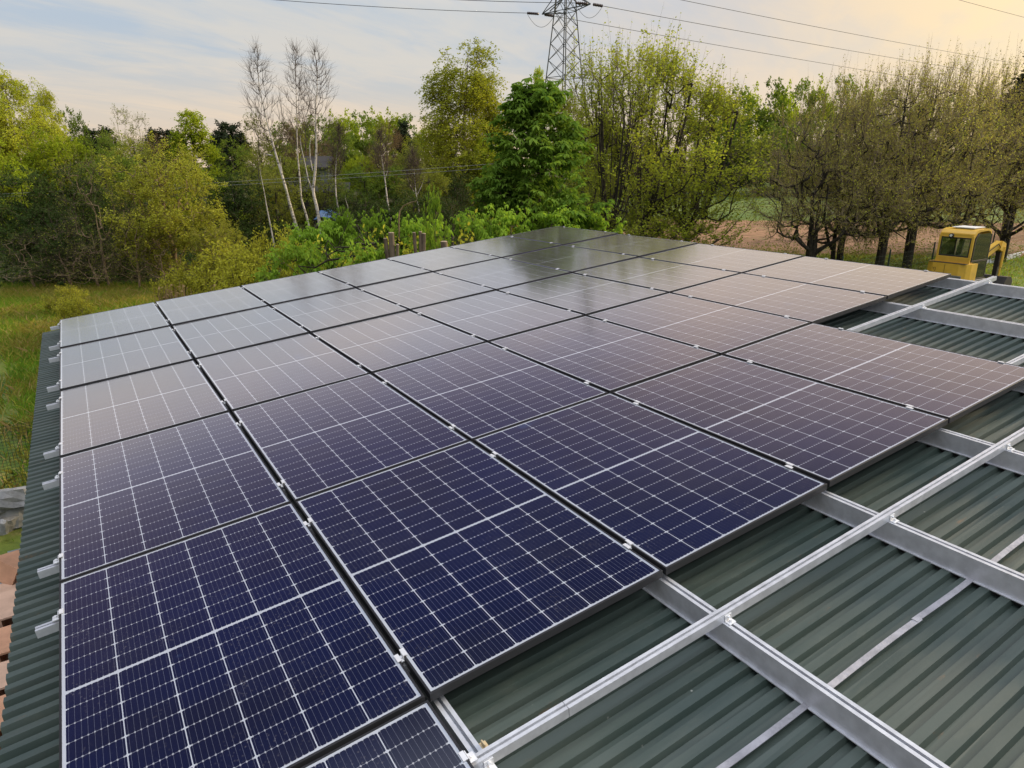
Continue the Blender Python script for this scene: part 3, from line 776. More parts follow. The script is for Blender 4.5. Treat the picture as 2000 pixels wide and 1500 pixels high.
proto('lime_a', seed=24, H=11.3, h0=2.1, R=4.3, prof=limey, lowflat=True, shell=.40, spike=1.0, dens=1.2, N=480, twigs=7, tl=1.15, tup=1.25, nl=8, ls=.075, lm='lime_bud', bark='bark_dark', twig='lime_twig', clumps=80, spread=.15, rmax=.30, up=1.0, rt=.0088, twr=.0045, crook=.04, wob=.06)
proto('lime_b', seed=25, H=11.0, h0=1.9, R=4.5, prof=limey, lowflat=True, shell=.40, spike=1.0, dens=1.2, N=480, twigs=7, tl=1.15, tup=1.3, nl=8, ls=.075, lm='lime_bud', bark='bark_dark', twig='lime_twig', clumps=76, spread=.15, rmax=.24, up=1.0, rt=.0088, twr=.0045, wob=.06,
      trunks=[np.array([[0, 0, 0], [.1, 0, 1.5], [.05, .1, 3], [-.2, .2, 4.6], [-.3, .2, 6.5]]), np.array([[.55, .2, 0], [.7, .2, 1.4], [.75, .2, 3], [1.0, .2, 4.6], [1.2, .1, 6.2]])])
proto('lime_c', seed=26, H=10.2, h0=2.0, R=4.2, prof=limey, lowflat=True, shell=.40, spike=1.0, dens=1.2, N=380, twigs=7, tl=1.2, tup=1.0, nl=7, ls=.072, lm='lime_bud', bark='bark_dark', twig='lime_twig', clumps=70, spread=.16, rmax=.22, up=.9, rt=.0088, twr=.0045, wob=.06,
      trunks=[np.array([[0, 0, 0], [.05, 0, 1.5], [.15, .1, 3], [.1, .1, 4.6], [.1, .1, 6.0]]), np.array([[-.6, .1, 0], [-.55, .1, 1.4], [-.7, .1, 3], [-.9, .2, 4.6]])])
def shoots(seed, n, R, H, z0):
    r = np.random.default_rng(seed); T = [np.array([[0, 0, 0], [.03, 0, .8], [0, .02, z0]])]
    for i in range(n):
        a = i / n * 6.28 + r.normal(0, .3); rr = R * r.uniform(.25, 1); c, s = math.cos(a), math.sin(a); h = H * r.uniform(.72, 1.0)
        T.append(np.array([[0, 0, z0 - .3 * r.random()], [c * rr * .45, s * rr * .45, z0 + (h - z0) * .2], [c * rr * .7, s * rr * .7, z0 + (h - z0) * .5], [c * rr * .85, s * rr * .85, z0 + (h - z0) * .75], [c * rr * .95, s * rr * .95, h]]))
    return T
proto('cherry_a', seed=27, H=10.8, h0=1.8, R=2.5, prof=vase, N=330, twigs=5, tl=1.0, tup=1.5, nl=7, ls=.095, lm='cherry_leaf', bark='bark_dark', clumps=60, spread=.15, rmax=.26, up=1.5, rt=.0065, twr=.0045, wob=.05, spike=.9, trunks=shoots(3, 13, 1.5, 9.6, 3.3))
proto('cherry_b', seed=28, H=10.6, h0=1.4, R=2.9, prof=dome, N=420, twigs=5, tl=1.0, tup=1.0, nl=8, ls=.10, lm='cherry_leaf', bark='bark_dark', clumps=66, spread=.15, rmax=.28, up=1.2, rt=.0065, twr=.0045, wob=.05, spike=.9, trunks=shoots(5, 14, 1.7, 9.4, 3.0))
proto('chestnut', seed=29, H=7.6, h0=.4, R=2.55, prof=chest, N=560, twigs=2, tl=.45, tup=.1, nl=4, ls=.29, lm='chestnut_leaf', bark='bark_dark', clumps=70, spread=.13, dens=.35, rmax=.14, hand=True, up=.3, shell=.38, leafend=.5)
proto('sprout_a', seed=30, H=2.6, h0=.2, R=1.5, prof=bush, N=90, twigs=3, tl=.35, tup=.25, nl=4, ls=.17, lm='sprout_leaf', bark='bark_grey', clumps=22, spread=.16, rmax=.05, hand=True, leafend=.5)
proto('sprout_b', seed=31, H=2.6, h0=.1, R=1.6, prof=bush, N=110, twigs=4, tl=.4, tup=.5, nl=8, ls=.10, lm='weed_leaf', bark='bark_grey', clumps=26, spread=.16, rmax=.05, up=.9)
proto('willow', seed=32, H=2.4, h0=.1, R=1.3, prof=bush, N=120, twigs=4, tl=.7, tup=1.4, nl=13, ls=.085, lm='weed_leaf', bark='bark_brown', clumps=30, spread=.15, rmax=.04, up=1.2)
proto('far_a', seed=33, H=14, h0=1.0, R=4.2, prof=egg, N=130, twigs=4, tl=1.1, tup=.2, nl=9, ls=.42, lm='bright_leaf', bark='bark_grey', clumps=24, spread=.2, rmax=.2)
proto('far_b', seed=34, H=14, h0=1.0, R=4.0, prof=dome, N=130, twigs=4, tl=1.1, tup=.3, nl=9, ls=.42, lm='mid_leaf', bark='bark_grey', clumps=20, spread=.2, rmax=.2)
proto('bare_tree', seed=35, H=6.0, h0=.6, R=2.0, prof=dome, N=150, twigs=4, tl=.75, tup=.15, nl=2, ls=.07, lm='olive_leaf', bark='bark_brown', clumps=50, spread=.2, rmax=.075, up=.5, rt=.005, twr=.004, tfrac=.6, crook=.04)
proto('sparse', seed=36, H=12, h0=5, R=2.2, prof=column, N=190, twigs=5, tl=.8, tup=.5, nl=4, ls=.11, lm='olive_leaf', bark='pole_bark', clumps=20, spread=.15, rmax=.12, up=1.0)

PNAME = {'birch': 'birch_tree', 'bright': 'leafy_tree', 'cone': 'leafy_tree', 'hawthorn': 'hawthorn_tree', 'olive': 'leafy_tree', 'mid': 'leafy_tree', 'dark': 'dense_bush', 'pine': 'pine_tree',
         'red': 'twiggy_tree', 'lime': 'lime_tree', 'cherry': 'cherry_tree', 'chestnut': 'chestnut_tree', 'sprout': 'sprouting_shrub', 'willow': 'upright_shrub', 'far': 'distant_tree', 'bare': 'bare_tree', 'sparse': 'slender_tree'}
tr_rng = random.Random(42)
def plant(key, px, ytop, D, wpx, label, group=None, cat='tree', rz=None, sx=None):
    """set one tree: column px, top seen at ytop, D metres ahead, crown wpx wide"""
    (tm, cm), H = PROTO[key]
    p = at(px, D); top = zat(px, ytop, D); sz = top / H
    V0 = tm.get('halfw')
    if V0 is None:
        src = cm if cm else tm
        co = np.empty(len(src.vertices) * 3, np.float32); src.vertices.foreach_get('co', co); co = co.reshape(-1, 3)
        V0 = float(np.percentile(np.hypot(co[:, 0], co[:, 1]), 93)); tm['halfw'] = V0
    sxy = (wpx * {'sprout': 1.9, 'willow': 1.5}.get(key.split('_')[0], 1.0) / 1404 * D / 2) / V0
    e = empty(PNAME[key.split('_')[0]], (p[0], p[1], -.03), label, cat, group, (0, 0, tr_rng.random() * 6.28 if rz is None else rz))
    e.scale = (sxy, sxy, sz)
    link(bpy.data.objects.new('trunk', tm), e)
    if cm: link(bpy.data.objects.new('crown' if not key.startswith('red') else 'crown', cm), e)
    return e

G_L = 'trees of the left wood'; G_F = 'distant treeline'; G_S = 'shrubs behind the panels'; G_R = 'budding lime trees on the right'
# --- left wood, back to front
plant('birch_a', 48, 126, 48, 150, 'tall light birch at the left edge, highest treetop on the left side', G_L)
plant('birch_b', -28, 150, 46, 130, 'drooping birch cut by the left edge of the photograph', G_L)
plant('birch_a', 104, 163, 52, 80, 'slim see-through birch right of the tall left birch', G_L)
plant('bright_a', 108, 235, 46, 150, 'yellow-green bushy tree at the foot of the tall left birches', G_L)
plant('bright_a', -20, 255, 40, 130, 'fresh green leaning tree low at the left edge', G_L)
plant('mid_a', 152, 210, 56, 85, 'green round-topped tree just right of the left birches', G_L)
plant('mid_b', 30, 235, 50, 140, 'deep green tree beneath the tall left birch', G_L)
for px, y, D, wd, lab in ((183, 246, 78, 50, 'dark pine nearest the left birches'), (214, 244, 80, 55, 'dark pine left of the sparse pale trees'), (308, 247, 84, 50, 'dark pine right of the sparse pale trees'),
                          (331, 248, 84, 45, 'dark pine between two other pines on the skyline'), (354, 250, 82, 40, 'dark pine touching the bright pointed tree'), (425, 258, 76, 40, 'small dark pine right of the bright pointed tree'),
                          (440, 232, 74, 44, 'tall dark pine beside a gap of sky'), (468, 236, 72, 50, 'dark pine left of the bare birches'), (868, 262, 86, 50, 'dark pine behind the tall feathery birch'), (788, 232, 100, 40, 'dark pine in the gap of the distant treeline')):
    plant('pine', px, y, D, wd, lab, 'dark pines on the skyline')
plant('sparse', 246, 208, 66, 70, 'sparse pale tree with fine upright twigs on the skyline, the left one', G_L)
plant('sparse', 284, 222, 64, 60, 'sparse pale tree on the skyline right of a similar taller one', G_L)
plant('mid_b', 222, 250, 58, 70, 'light green tree in front of the sparse pale trees', G_L)
plant('cone_bright', 386, 220, 50, 125, 'bright lime-green pointed tree left of the bare birches', G_L)
plant('olive_a', 262, 262, 50, 150, 'brown-green tree behind the big yellow-green hawthorn', G_L)
plant('red_twig', 322, 262, 54, 110, 'brownish twiggy tree above the big hawthorn', G_L)
plant('mid_b', 452, 268, 54, 110, 'dark green tree right of the bright pointed tree', G_L)
plant('olive_b', 516, 210, 60, 90, 'olive round treetop behind the leftmost bare birch', G_L)
plant('red_twig', 600, 222, 60, 120, 'reddish brown leafless tree behind the bare birches', G_L)
plant('olive_a', 560, 285, 52, 110, 'olive leafy tree behind the bare birch trunks', G_L)
plant('olive_b', 508, 282, 46, 90, 'light olive tree around the thin leaning pole trunk', G_L)
plant('mid_a', 668, 250, 66, 95, 'mid green tree right of the bare birches', G_L)
plant('bright_a', 712, 285, 60, 85, 'fresh green treetop below the distant treeline', G_L)
plant('red_twig', 757, 236, 60, 80, 'pinkish brown twiggy tree above a thin white trunk', G_L)
plant('olive_a', 806, 268, 58, 100, 'olive tree left of the tall feathery birch', G_L)
plant('olive_b', 840, 235, 70, 70, 'yellowish tree behind the left side of the feathery birch', G_L)
plant('mid_b', 705, 320, 50, 100, 'shaded green tree behind the second thin white trunk', G_L)
plant('mid_a', 760, 322, 50, 120, 'shaded green tree between two thin white trunks', G_L)
plant('olive_a', 832, 318, 48, 110, 'brownish green tree under the feathery birch', G_L)
plant('dark_a', 560, 350, 56, 90, 'dark bush behind the leaning bare birch trunk', G_L, 'bush')
plant('olive_b', 636, 308, 52, 75, 'loose olive tree partly hiding the grey shed behind the birches', G_L)
plant('dark_b', 900, 335, 46, 110, 'dark bush between feathery birch and chestnut', G_L, 'bush')
plant('birch_b', 908, 80, 56, 195, 'tall feathery yellow-green birch left of the pylon', G_L)
plant('birch_a', 946, 150, 58, 90, 'slimmer birch leaning out right of the tall feathery birch', G_L)
plant('bright_a', 962, 255, 54, 110, 'bright yellow-green tree between feathery birch and chestnut', G_L)
plant('cone_bright', 1049, 138, 62, 55, 'narrow pointed green treetop just left of the pylon legs', G_L)
plant('olive_a', 1100, 142, 64, 90, 'olive treetop hiding the foot of the pylon', G_L)
plant('olive_b', 1000, 235, 66, 80, 'thin pale tree in the notch right of the feathery birch', G_L)
plant('mid_a', 1130, 260, 60, 150, 'green tree behind the chestnut and the left cherry', G_L)
# undergrowth row and dark mass on the left
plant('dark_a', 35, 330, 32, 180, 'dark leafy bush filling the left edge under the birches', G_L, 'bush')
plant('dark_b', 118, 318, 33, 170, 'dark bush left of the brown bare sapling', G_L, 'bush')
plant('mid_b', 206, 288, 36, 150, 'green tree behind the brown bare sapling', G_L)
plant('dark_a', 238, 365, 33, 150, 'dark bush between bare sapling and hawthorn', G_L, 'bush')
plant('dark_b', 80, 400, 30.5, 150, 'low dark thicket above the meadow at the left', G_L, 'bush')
plant('hawthorn', 314, 272, 31, 205, 'big yellow-green hawthorn with layered foliage beside the meadow', G_L)
plant('hawthorn', 408, 425, 29.5, 100, 'small low yellow-green side crown right of the big hawthorn', G_L)
plant('dark_a', 455, 338, 42, 150, 'dark bush right of the big hawthorn', G_L, 'bush')
plant('olive_a', 530, 335, 44, 100, 'olive bush around the leftmost white trunk', G_L, 'bush')
plant('dark_b', 700, 372, 44, 150, 'dark bush behind the thin white trunks', G_L, 'bush')
plant('dark_a', 800, 375, 42, 160, 'dark bush behind the curved orange branch', G_L, 'bush')
plant('dark_b', 880, 385, 40, 120, 'dark bush left of the chestnut foot', G_L, 'bush')
plant('dark_a', 575, 440, 40, 90, 'low dark bush at the foot of the bare birches', G_L, 'bush')
plant('bare_tree', 172, 300, 30, 130, 'slim brown bare sapling at the meadow edge', G_L, 'tree')
plant('bare_tree', 232, 395, 29.5, 110, 'small leafless bush with spreading twigs left of the hawthorn', G_L, 'bush')
plant('bare_tree', 95, 440, 29.8, 150, 'tangle of brown fallen branches at the meadow edge', G_L, 'bush')
plant('bare_tree', 20, 452, 29.5, 130, 'brown brushwood under the dark bush at the left edge', G_L, 'bush')
plant('bare_tree', 150, 462, 29.6, 140, 'low brown thicket round the foot of the bare sapling', G_L, 'bush')
plant('bare_tree', 285, 452, 29.6, 120, 'low brown thicket under the left of the hawthorn', G_L, 'bush')
# distant treeline, left of the big birch and right of the cherries
fl = [(628, 228), (655, 218), (682, 216), (708, 220), (735, 212), (765, 214), (800, 226), (838, 240), (590, 232), (560, 240), (1150, 232), (1190, 225), (1370, 178)]
for i, (px, y) in enumerate(fl):
    plant('far_a' if i % 3 else 'far_b', px, y, 112 + 5 * (i % 3), 62, 'pale green treetop in the distant treeline left of the tall birch' if px < 900 else ('green treetop far behind the cherry trees'), G_F)
fr = [(1402, 170), (1432, 172), (1462, 166), (1494, 156), (1523, 162), (1552, 158), (1585, 150), (1625, 150), (1670, 160), (1720, 175), (1780, 180), (1840, 185), (1900, 180), (1960, 190), (2020, 180)]
for i, (px, y) in enumerate(fr):
    plant('far_b' if i % 2 else 'far_a', px, y, 135 + 6 * (i % 3), 62, 'hazy green tree of the far wood in the gap left of the lime trees' if px < 1600 else 'green tree of the far wood seen through the lime trees', G_F)
for i, px in enumerate(range(1150, 2010, 56)):
    plant('dark_a' if i % 3 else 'mid_b', px, 305 - 9 * (i % 3), 124 + 3 * (i % 2), 105, 'dark hedge bush along the far edge of the green field', G_F, 'bush')
for i, px in enumerate((1395, 1440, 1490, 1540, 1590)):
    plant('far_b', px, 240 + 6 * (i % 2), 128, 80, 'lower tree along the far field edge right of the cherries', G_F)
plant('pine', 2000, 98, 60, 130, 'dark tree cut by the right edge behind the lime trees', None)
plant('olive_b', 1985, 190, 50, 130, 'yellowish olive tree at the right edge behind the excavator', None)
# --- right group
plant('lime_c', 1612, 150, 32, 290, 'twin-stemmed brownish lime tree, leftmost of the right-hand group', G_R, rz=.3)
plant('lime_b', 1668, 118, 34, 270, 'two-stemmed lime tree second from the left of the right-hand group', G_R, rz=2.6)
plant('lime_a', 1748, 98, 33, 280, 'tall lime tree with a straight ivy-dark trunk left of the fence post', G_R, rz=1.1)
plant('lime_a', 1806, 84, 35, 290, 'tallest lime tree with the thick trunk just left of the excavator', G_R, rz=4.2)
plant('lime_b', 1886, 92, 39, 290, 'lime tree rising behind the excavator cab', G_R, rz=5.4)
plant('lime_c', 1990, 128, 38, 260, 'lime tree at the right edge behind the green fence', G_R, rz=3.3)
plant('cherry_a', 1196, 60, 26, 200, 'cherry tree with straight upright shoots beside the pylon', 'cherry trees in front of the field')
plant('cherry_b', 1262, 52, 28, 275, 'broad cherry tree with fresh yellow-green leaves, right one of the pair', 'cherry trees in front of the field')
plant('cherry_b', 1352, 128, 30, 290, 'yellow-green side tree spreading right of the cherry pair', 'cherry trees in front of the field')
plant('chestnut', 1046, 178, 21.5, 275, 'deep green chestnut with big hand-shaped leaves behind the panel corner', None)

# --- bare birches with their own bent trunks
def px_line(pts, D): return np.array([p3(x, y, D) for x, y in pts])
def bare_birch(pts, D, label, wid, r0, crown_h=.45, name='bare_birch', twig=True, seed=1, bark='birch_bark', side=()):
    P = px_line(pts, D); P[0][2] = -.05
    base = P[0].copy(); L = P - base; r = np.random.default_rng(seed)
    # smooth the bends
    t = np.linspace(0, len(L) - 1, len(L) * 4 - 3); f = np.minimum(t.astype(int), len(L) - 2); q = (t - f)[:, None]
    L2 = L[f] * (1 - q) + L[f + 1] * q
    L2[1:-1] = (L2[:-2] + 2 * L2[1:-1] + L2[2:]) / 4
    H = L2[-1][2]
    e = empty(name, base, label, 'tree', 'bare birches and white poles')
    k = len(L2); rr = r0 * np.linspace(1, .10, k) ** 1.15
    parts = [frusta(L2[:-1], L2[1:], rr[:-1], rr[1:], 7)]
    for s in side:
        S = px_line(s, D) - base; parts.append(frusta(S[:-1], S[1:], np.linspace(r0 * .35, r0 * .2, len(S) - 1), np.linspace(r0 * .3, r0 * .1, len(S) - 1), 5))
    V, F = join(parts); link(bpy.data.objects.new('trunk', np_mesh('trunk', V, F, M[bark], True)), e)
    if twig:
        zc0 = H * (1 - crown_h); N = 150
        tt = r.random(N) ** .9; z = zc0 + tt * (H * 1.06 - zc0)
        cx_ = np.interp(np.minimum(z, H), L2[:, 2], L2[:, 0]); cy_ = np.interp(np.minimum(z, H), L2[:, 2], L2[:, 1])
        rad = wid * np.clip(np.sin(np.pi * np.clip(tt * .78 + .2, 0, 1)), .05, 1) * r.random(N) ** .45; a = r.random(N) * 6.28
        pts_ = np.column_stack([cx_ + np.cos(a) * rad, cy_ + np.sin(a) * rad, z])
        top = L2[L2[:, 2] > zc0 * .85]
        A, B, ra, rb, tips, dirs = skeleton(r, [top], pts_, 1.6, .010, rmax=r0 * .42, wob=.07)
        T = np.repeat(tips, 4, 0); dv = np.repeat(dirs, 4, 0) * .7 + r.normal(0, .4, T.shape) + [0, 0, .45]; dv /= np.linalg.norm(dv, axis=1, keepdims=True)
        E = T + dv * r.uniform(.3, .95, (len(T), 1)); mm = (T + E) / 2 + r.normal(0, .04, T.shape)
        V, F = join([frusta(A, B, np.minimum(ra, .022), np.minimum(rb, .018), 4), frusta(T, mm, .006, .0045, 3), frusta(mm, E, .0045, .002, 3)])
        link(bpy.data.objects.new('crown', np_mesh('crown', V, F, M['birch_twig'], True)), e)
    return e
bare_birch([(592, 472), (570, 415), (556, 360), (541, 310), (530, 270), (516, 215), (506, 170), (502, 118)], 44, 'leaning bare birch with white trunk, leftmost of the tall bare birches', 1.15, .115, .48, seed=1, side=([(553, 350), (549, 325), (547, 305)], [(533, 304), (520, 301), (515, 300)]))
bare_birch([(608, 466), (601, 430), (588, 388), (586, 355), (581, 300), (580, 262), (579, 210), (578, 160), (577, 118)], 45, 'slender bare birch in the middle of the bare birch group', 1.2, .085, .44, seed=2)
bare_birch([(629, 462), (620, 410), (611, 375), (616, 330), (618, 290), (617, 250), (616, 215), (620, 165), (618, 118)], 44, 'thick forked bare birch, right one of the bare birch group', 1.15, .12, .46, seed=3,
           side=([(612, 378), (602, 350), (596, 320), (588, 285), (586, 265)], [(611, 334), (606, 310), (605, 285), (607, 272)], [(626, 434), (632, 432), (637, 431)]))
bare_birch([(538, 478), (528, 440), (521, 405), (516, 375), (510, 345), (507, 325)], 40, 'thin greenish white pole trunk left of the bare birches', .3, .055, .3, 'pole_tree', False, 4, 'pole_bark')
bare_birch([(672, 452), (661, 410), (656, 380), (655, 340), (657, 310), (660, 280), (663, 262)], 44, 'thin white birch pole right of the bare birch group', .5, .06, .35, 'pole_tree', True, 5)
bare_birch([(684, 452), (678, 425), (680, 405), (675, 390), (674, 380)], 43, 'short crooked whitish stem beside the thin birch pole', .2, .035, .3, 'pole_tree', False, 6, 'pole_bark')
bare_birch([(768, 465), (764, 430), (757, 395), (753, 360), (748, 325), (744, 295), (742, 275)], 45, 'white birch pole under the pinkish twiggy tree', .5, .075, .3, 'pole_tree', True, 7, side=([(752, 348), (756, 338), (757, 332)],))
bare_birch([(823, 450), (818, 410), (812, 375), (809, 335), (807, 310)], 44, 'white birch pole left of the feathery birch foot', .5, .06, .35, 'pole_tree', True, 8, side=([(812, 380), (800, 360), (795, 345)], [(815, 380), (824, 362), (828, 350)]))
bare_birch([(908, 430), (900, 390), (893, 350), (890, 300), (888, 250), (892, 200), (905, 130)], 55, 'white trunk standing inside the feathery birch', .5, .14, .3, 'pole_tree', False, 9)

# --- shrubs and sprouts just behind the array
plant('willow', 398, 492, 23, 120, 'upright yellow-green shrub behind the second panel from the eave', G_S, 'shrub')
plant('willow', 492, 474, 23, 80, 'taller upright yellow shrub left of the sprouting chestnuts', G_S, 'shrub')
plant('willow', 440, 500, 21.5, 90, 'upright shrub between two brighter shrubs', G_S, 'shrub')
plant('willow', 320, 532, 20.5, 80, 'low yellow shrub above the dry reeds', G_S, 'shrub')
plant('willow', 75, 566, 24, 60, 'yellow weed clump in the meadow at the left', G_S, 'shrub')
plant('willow', 97, 588, 19.5, 60, 'reddish yellow weed clump left of the far array corner', G_S, 'shrub')
plant('willow', 540, 470, 22, 90, 'yellow-green shrub in front of the bare birches', G_S, 'shrub')
sp = [(590, 462, 18, 130, 'a'), (560, 500, 15.5, 140, 'a'), (640, 450, 19, 120, 'a'), (668, 434, 19, 60, 'a'), (630, 490, 16, 150, 'b'), (700, 470, 17, 130, 'b'), (722, 440, 18, 80, 'a'), (760, 470, 17, 110, 'b'), (790, 448, 18, 80, 'a'),
      (838, 452, 17.5, 110, 'a'), (880, 456, 18, 120, 'b'), (905, 440, 19, 120, 'a'), (950, 438, 19, 130, 'b'), (985, 430, 19, 120, 'a'), (700, 500, 15, 120, 'a'), (1090, 425, 20, 150, 'a'), (1150, 430, 21, 120, 'a')]
spl = ['leftmost big bright sprouting chestnut shrub', 'low bright green shrub against the panel edge, left of the cut stumps', 'sprouting shrub below the thick forked birch', 'small sprout with drooping leaves above the hedge', 'yellowish shrub under the sprouting chestnuts',
       'yellowish shrub left of the tallest cut stump', 'bright leafy sprout left of the tallest cut stump', 'yellow shrub between the cut stumps', 'leafy sprout between the first two cut stumps', 'bright shrub between the middle and the right stump',
       'yellow-green shrub behind the right stump', 'green shrub right of the right stump', 'yellow shrub at the left foot of the chestnut', 'green sprouts at the chestnut foot', 'low green shrub under fallen branches', 'green sprouts under the right of the chestnut', 'green sprouts between chestnut and cherry']
for (px, y, D, wd, kk), lab in zip(sp, spl): plant('sprout_' + kk, px, y, D, wd, lab, G_S, 'shrub')
(plant('sprout_a', 846, 402, 17, 40, 'single bright leafy shoot standing above the stumps', G_S, 'shrub')).scale[0] *= 1
# curved orange branch
Pb = px_line([(780, 470), (779, 425), (781, 412), (788, 402), (800, 396), (812, 393), (815, 388)], 17.5)
o = link(bpy.data.objects.new('curved_branch', tube_mesh('curved_branch', [(Pb, np.linspace(.02, .008, len(Pb)))], M['bark_brown'], 6)))
tag(o, 'curved orange-brown branch bending over in front of dark bushes', 'branch')

# cut stumps (pollarded chestnuts)
def stump(px, ytop, D, r0, prongs, label):
    p = at(px, D); z = zat(px, ytop + 8, D); prongs = [(a_, b_, c_ * .78) for a_, b_, c_ in prongs]; r0 *= .85
    e = empty('cut_stump', (p[0], p[1], 0), label, 'stump', 'pollarded stumps behind the panels')
    lines = [(np.array([[0, 0, -.1], [.03, 0, z * .5], [0, 0, z * .72]]), np.array([r0 * 1.2, r0, r0 * .95]))]
    cuts = []
    for dx, dz, rr in prongs:
        tp = RT * dx; q = np.array([tp[0], tp[1], z * .98 + dz]); b0 = np.array([tp[0] * .25, tp[1] * .25, z * .62])
        lines.append((np.array([b0, (b0 + q) / 2 + RT * dx * .12, q]), np.array([rr * 1.15, rr, rr * .95]))); cuts.append((q, rr))
    link(bpy.data.objects.new('trunk', tube_mesh('trunk', lines, M['twig_brown'], 9)), e)
    for q, rr in cuts:
        bm = bmesh.new(); add_cyl(bm, q - np.array([0, 0, .01]), q + np.array([0, 0, .012]), rr * .9, 10)
        bm_obj('cut_face', bm, M['cut_wood'], e)
stump(757, 440, 15, .10, [(0, 0, .085), (-.13, -.12, .06), (.12, -.25, .05)], 'tallest cut chestnut stump above the far panel edge')
stump(812, 440, 15.5, .10, [(-.1, 0, .05), (.04, .02, .05), (.12, -.02, .055), (.1, -.42, .08)], 'many-pronged cut stump, middle of the three')
stump(867, 458, 16, .12, [(-.05, 0, .11), (.12, -.14, .07)], 'short thick cut stump, right one of the three')
# fallen dark branches under the sprouts
r = np.random.default_rng(9); ln = []
for a, b in (((655, 476), (760, 500)), ((640, 500), (735, 470)), ((705, 455), (740, 512)), ((585, 520), (700, 505))):
    A = p3(*a, 15.2); B = p3(*b, 15.6); ts = np.linspace(0, 1, 6)[:, None]; pts = A * (1 - ts) + B * ts + r.normal(0, .05, (6, 3)); ln.append((pts, np.linspace(.012, .03, 6)))
    for q in range(3):
        s = pts[1 + q]; ln.append((np.array([s, s + r.normal(0, .25, 3), s + r.normal(0, .45, 3)]), np.array([.012, .009, .005])))
o = link(bpy.data.objects.new('fallen_branch', tube_mesh('fallen_branch', ln, M['bark_dark'], 5)))
tag(o, 'dark bare fallen branches lying across the bright green shrubs', 'branch')

# ------------------------------------------------------------------ meadow grass, undergrowth, reeds
def blades(r, P, h, wdt, lean=.35):
    n = len(P); hh = h * r.uniform(.5, 1.3, n); a = r.random(n) * 6.28; ln = r.normal(0, lean, (n, 2)) * hh[:, None]
    s = np.column_stack([np.cos(a), np.sin(a), np.zeros(n)]) * (wdt * r.uniform(.6, 1.3, n))[:, None]
    mid = P + np.column_stack([ln * .35, hh * .6]); tip = P + np.column_stack([ln, hh])
    V = np.stack([P - s, P + s, mid + s * .7, tip, mid - s * .7], 1).reshape(-1, 3)
    return V, np.arange(n * 5).reshape(n, 5)
def scatter(r, n, x0, x1, f0, f1, clump=0, cs=1.0):
    """points on the ground between columns x0..x1 and f0..f1 metres ahead"""
    f = np.sqrt(r.uniform(f0 ** 2, f1 ** 2, n)); x = r.uniform(x0, x1, n)
    P = CAM[None, :] * [1, 1, 0] + FH[None] * f[:, None] + (RT[None] * ((x - 1000) / 1404 * f)[:, None]); P[:, 2] = 0
    if clump:
        C = P[r.integers(0, n, clump)]; P = C[r.integers(0, clump, n)] + r.normal(0, cs, (n, 3)) * [1, 1, 0]
    inside = (P[:, 0] > -.05) & (P[:, 0] < 8.3) & (P[:, 1] < .2) & (P[:, 1] > -12.5)
    P = P[~inside]; P[:, 2] = -.03
    return P
M['grass'] = leaf_mat('grass_blades', (.07, .17, .018), (.22, .33, .035), .4, c3=(.36, .34, .06), nscale=.22)
M['weeds'] = leaf_mat('weed_blades', (.15, .17, .03), (.34, .29, .06), .35, c3=(.40, .28, .13), nscale=.3)
r = np.random.default_rng(77)
P = np.concatenate([scatter(r, 60000, -80, 640, 4.5, 31), scatter(r, 22000, -80, 400, 4.5, 30, 500, .3), scatter(r, 16000, 1600, 2080, 20, 46)])
V, F = blades(r, P, .20, .011, .5); o = link(bpy.data.objects.new('grass', np_mesh('grass', V, [F], M['grass']))); tag(o, 'green meadow grass around the shed', 'grass', kind='stuff')
P = np.concatenate([scatter(r, 34000, -80, 420, 5.5, 30, 190, .5), scatter(r, 5000, 250, 900, 14, 24, 80, .4), scatter(r, 3000, 1100, 1900, 22, 44, 90, .5)])
V, F = blades(r, P, .26, .013, .6); o = link(bpy.data.objects.new('weeds', np_mesh('weeds', V, [F], M['weeds']))); tag(o, 'yellowish tall weeds in patches on the meadow', 'weeds', kind='stuff')
M['scrub'] = leaf_mat('scrub_leaf', (.10, .12, .03), (.20, .20, .05), .4, nscale=.3)
P = np.concatenate([scatter(r, 12000, 1130, 2050, 30, 44, 300, .7), scatter(r, 3000, 1130, 2080, 62, 80, 160, .9)]); P[:, 2] = np.abs(r.normal(.1, .30, len(P)))
V, F = leaves(r, P, .11, .5); o = link(bpy.data.objects.new('scrub', np_mesh('scrub', V, [F], M['scrub']))); tag(o, 'rough brownish green scrub along the field edge on the right', 'scrub', kind='stuff')
# leafy undergrowth beneath the wood
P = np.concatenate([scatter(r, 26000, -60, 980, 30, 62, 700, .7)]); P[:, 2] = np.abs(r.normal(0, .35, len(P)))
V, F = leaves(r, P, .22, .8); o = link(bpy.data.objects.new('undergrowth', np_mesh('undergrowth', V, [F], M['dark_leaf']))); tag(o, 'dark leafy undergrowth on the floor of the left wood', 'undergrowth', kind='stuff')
# dry reeds by the far array edge
for (px, D, n, lab) in ((290, 18.5, 46, 'tan dry reed tuft above the gap of the first two far panels, left one'), (325, 18.8, 40, 'tan dry reed tuft below the low yellow shrub'), (418, 18.5, 26, 'short dry reed tuft behind the second far panel')):
    c = at(px, D); P = np.column_stack([c[0] + r.normal(0, .16, n), c[1] + r.normal(0, .16, n), np.zeros(n)])
    T = P + np.column_stack([r.normal(0, .10, n), r.normal(0, .10, n), zat(px, 562, D) * r.uniform(.75, 1.05, n)])
    V, F = join([frusta(P, T, .010, .006, 4), leaves(r, T, .07, .2, 0)])
    o = link(bpy.data.objects.new('reed_tuft', np_mesh('reed_tuft', V, F, M['reed']))); tag(o, lab, 'reeds', 'dry reeds')

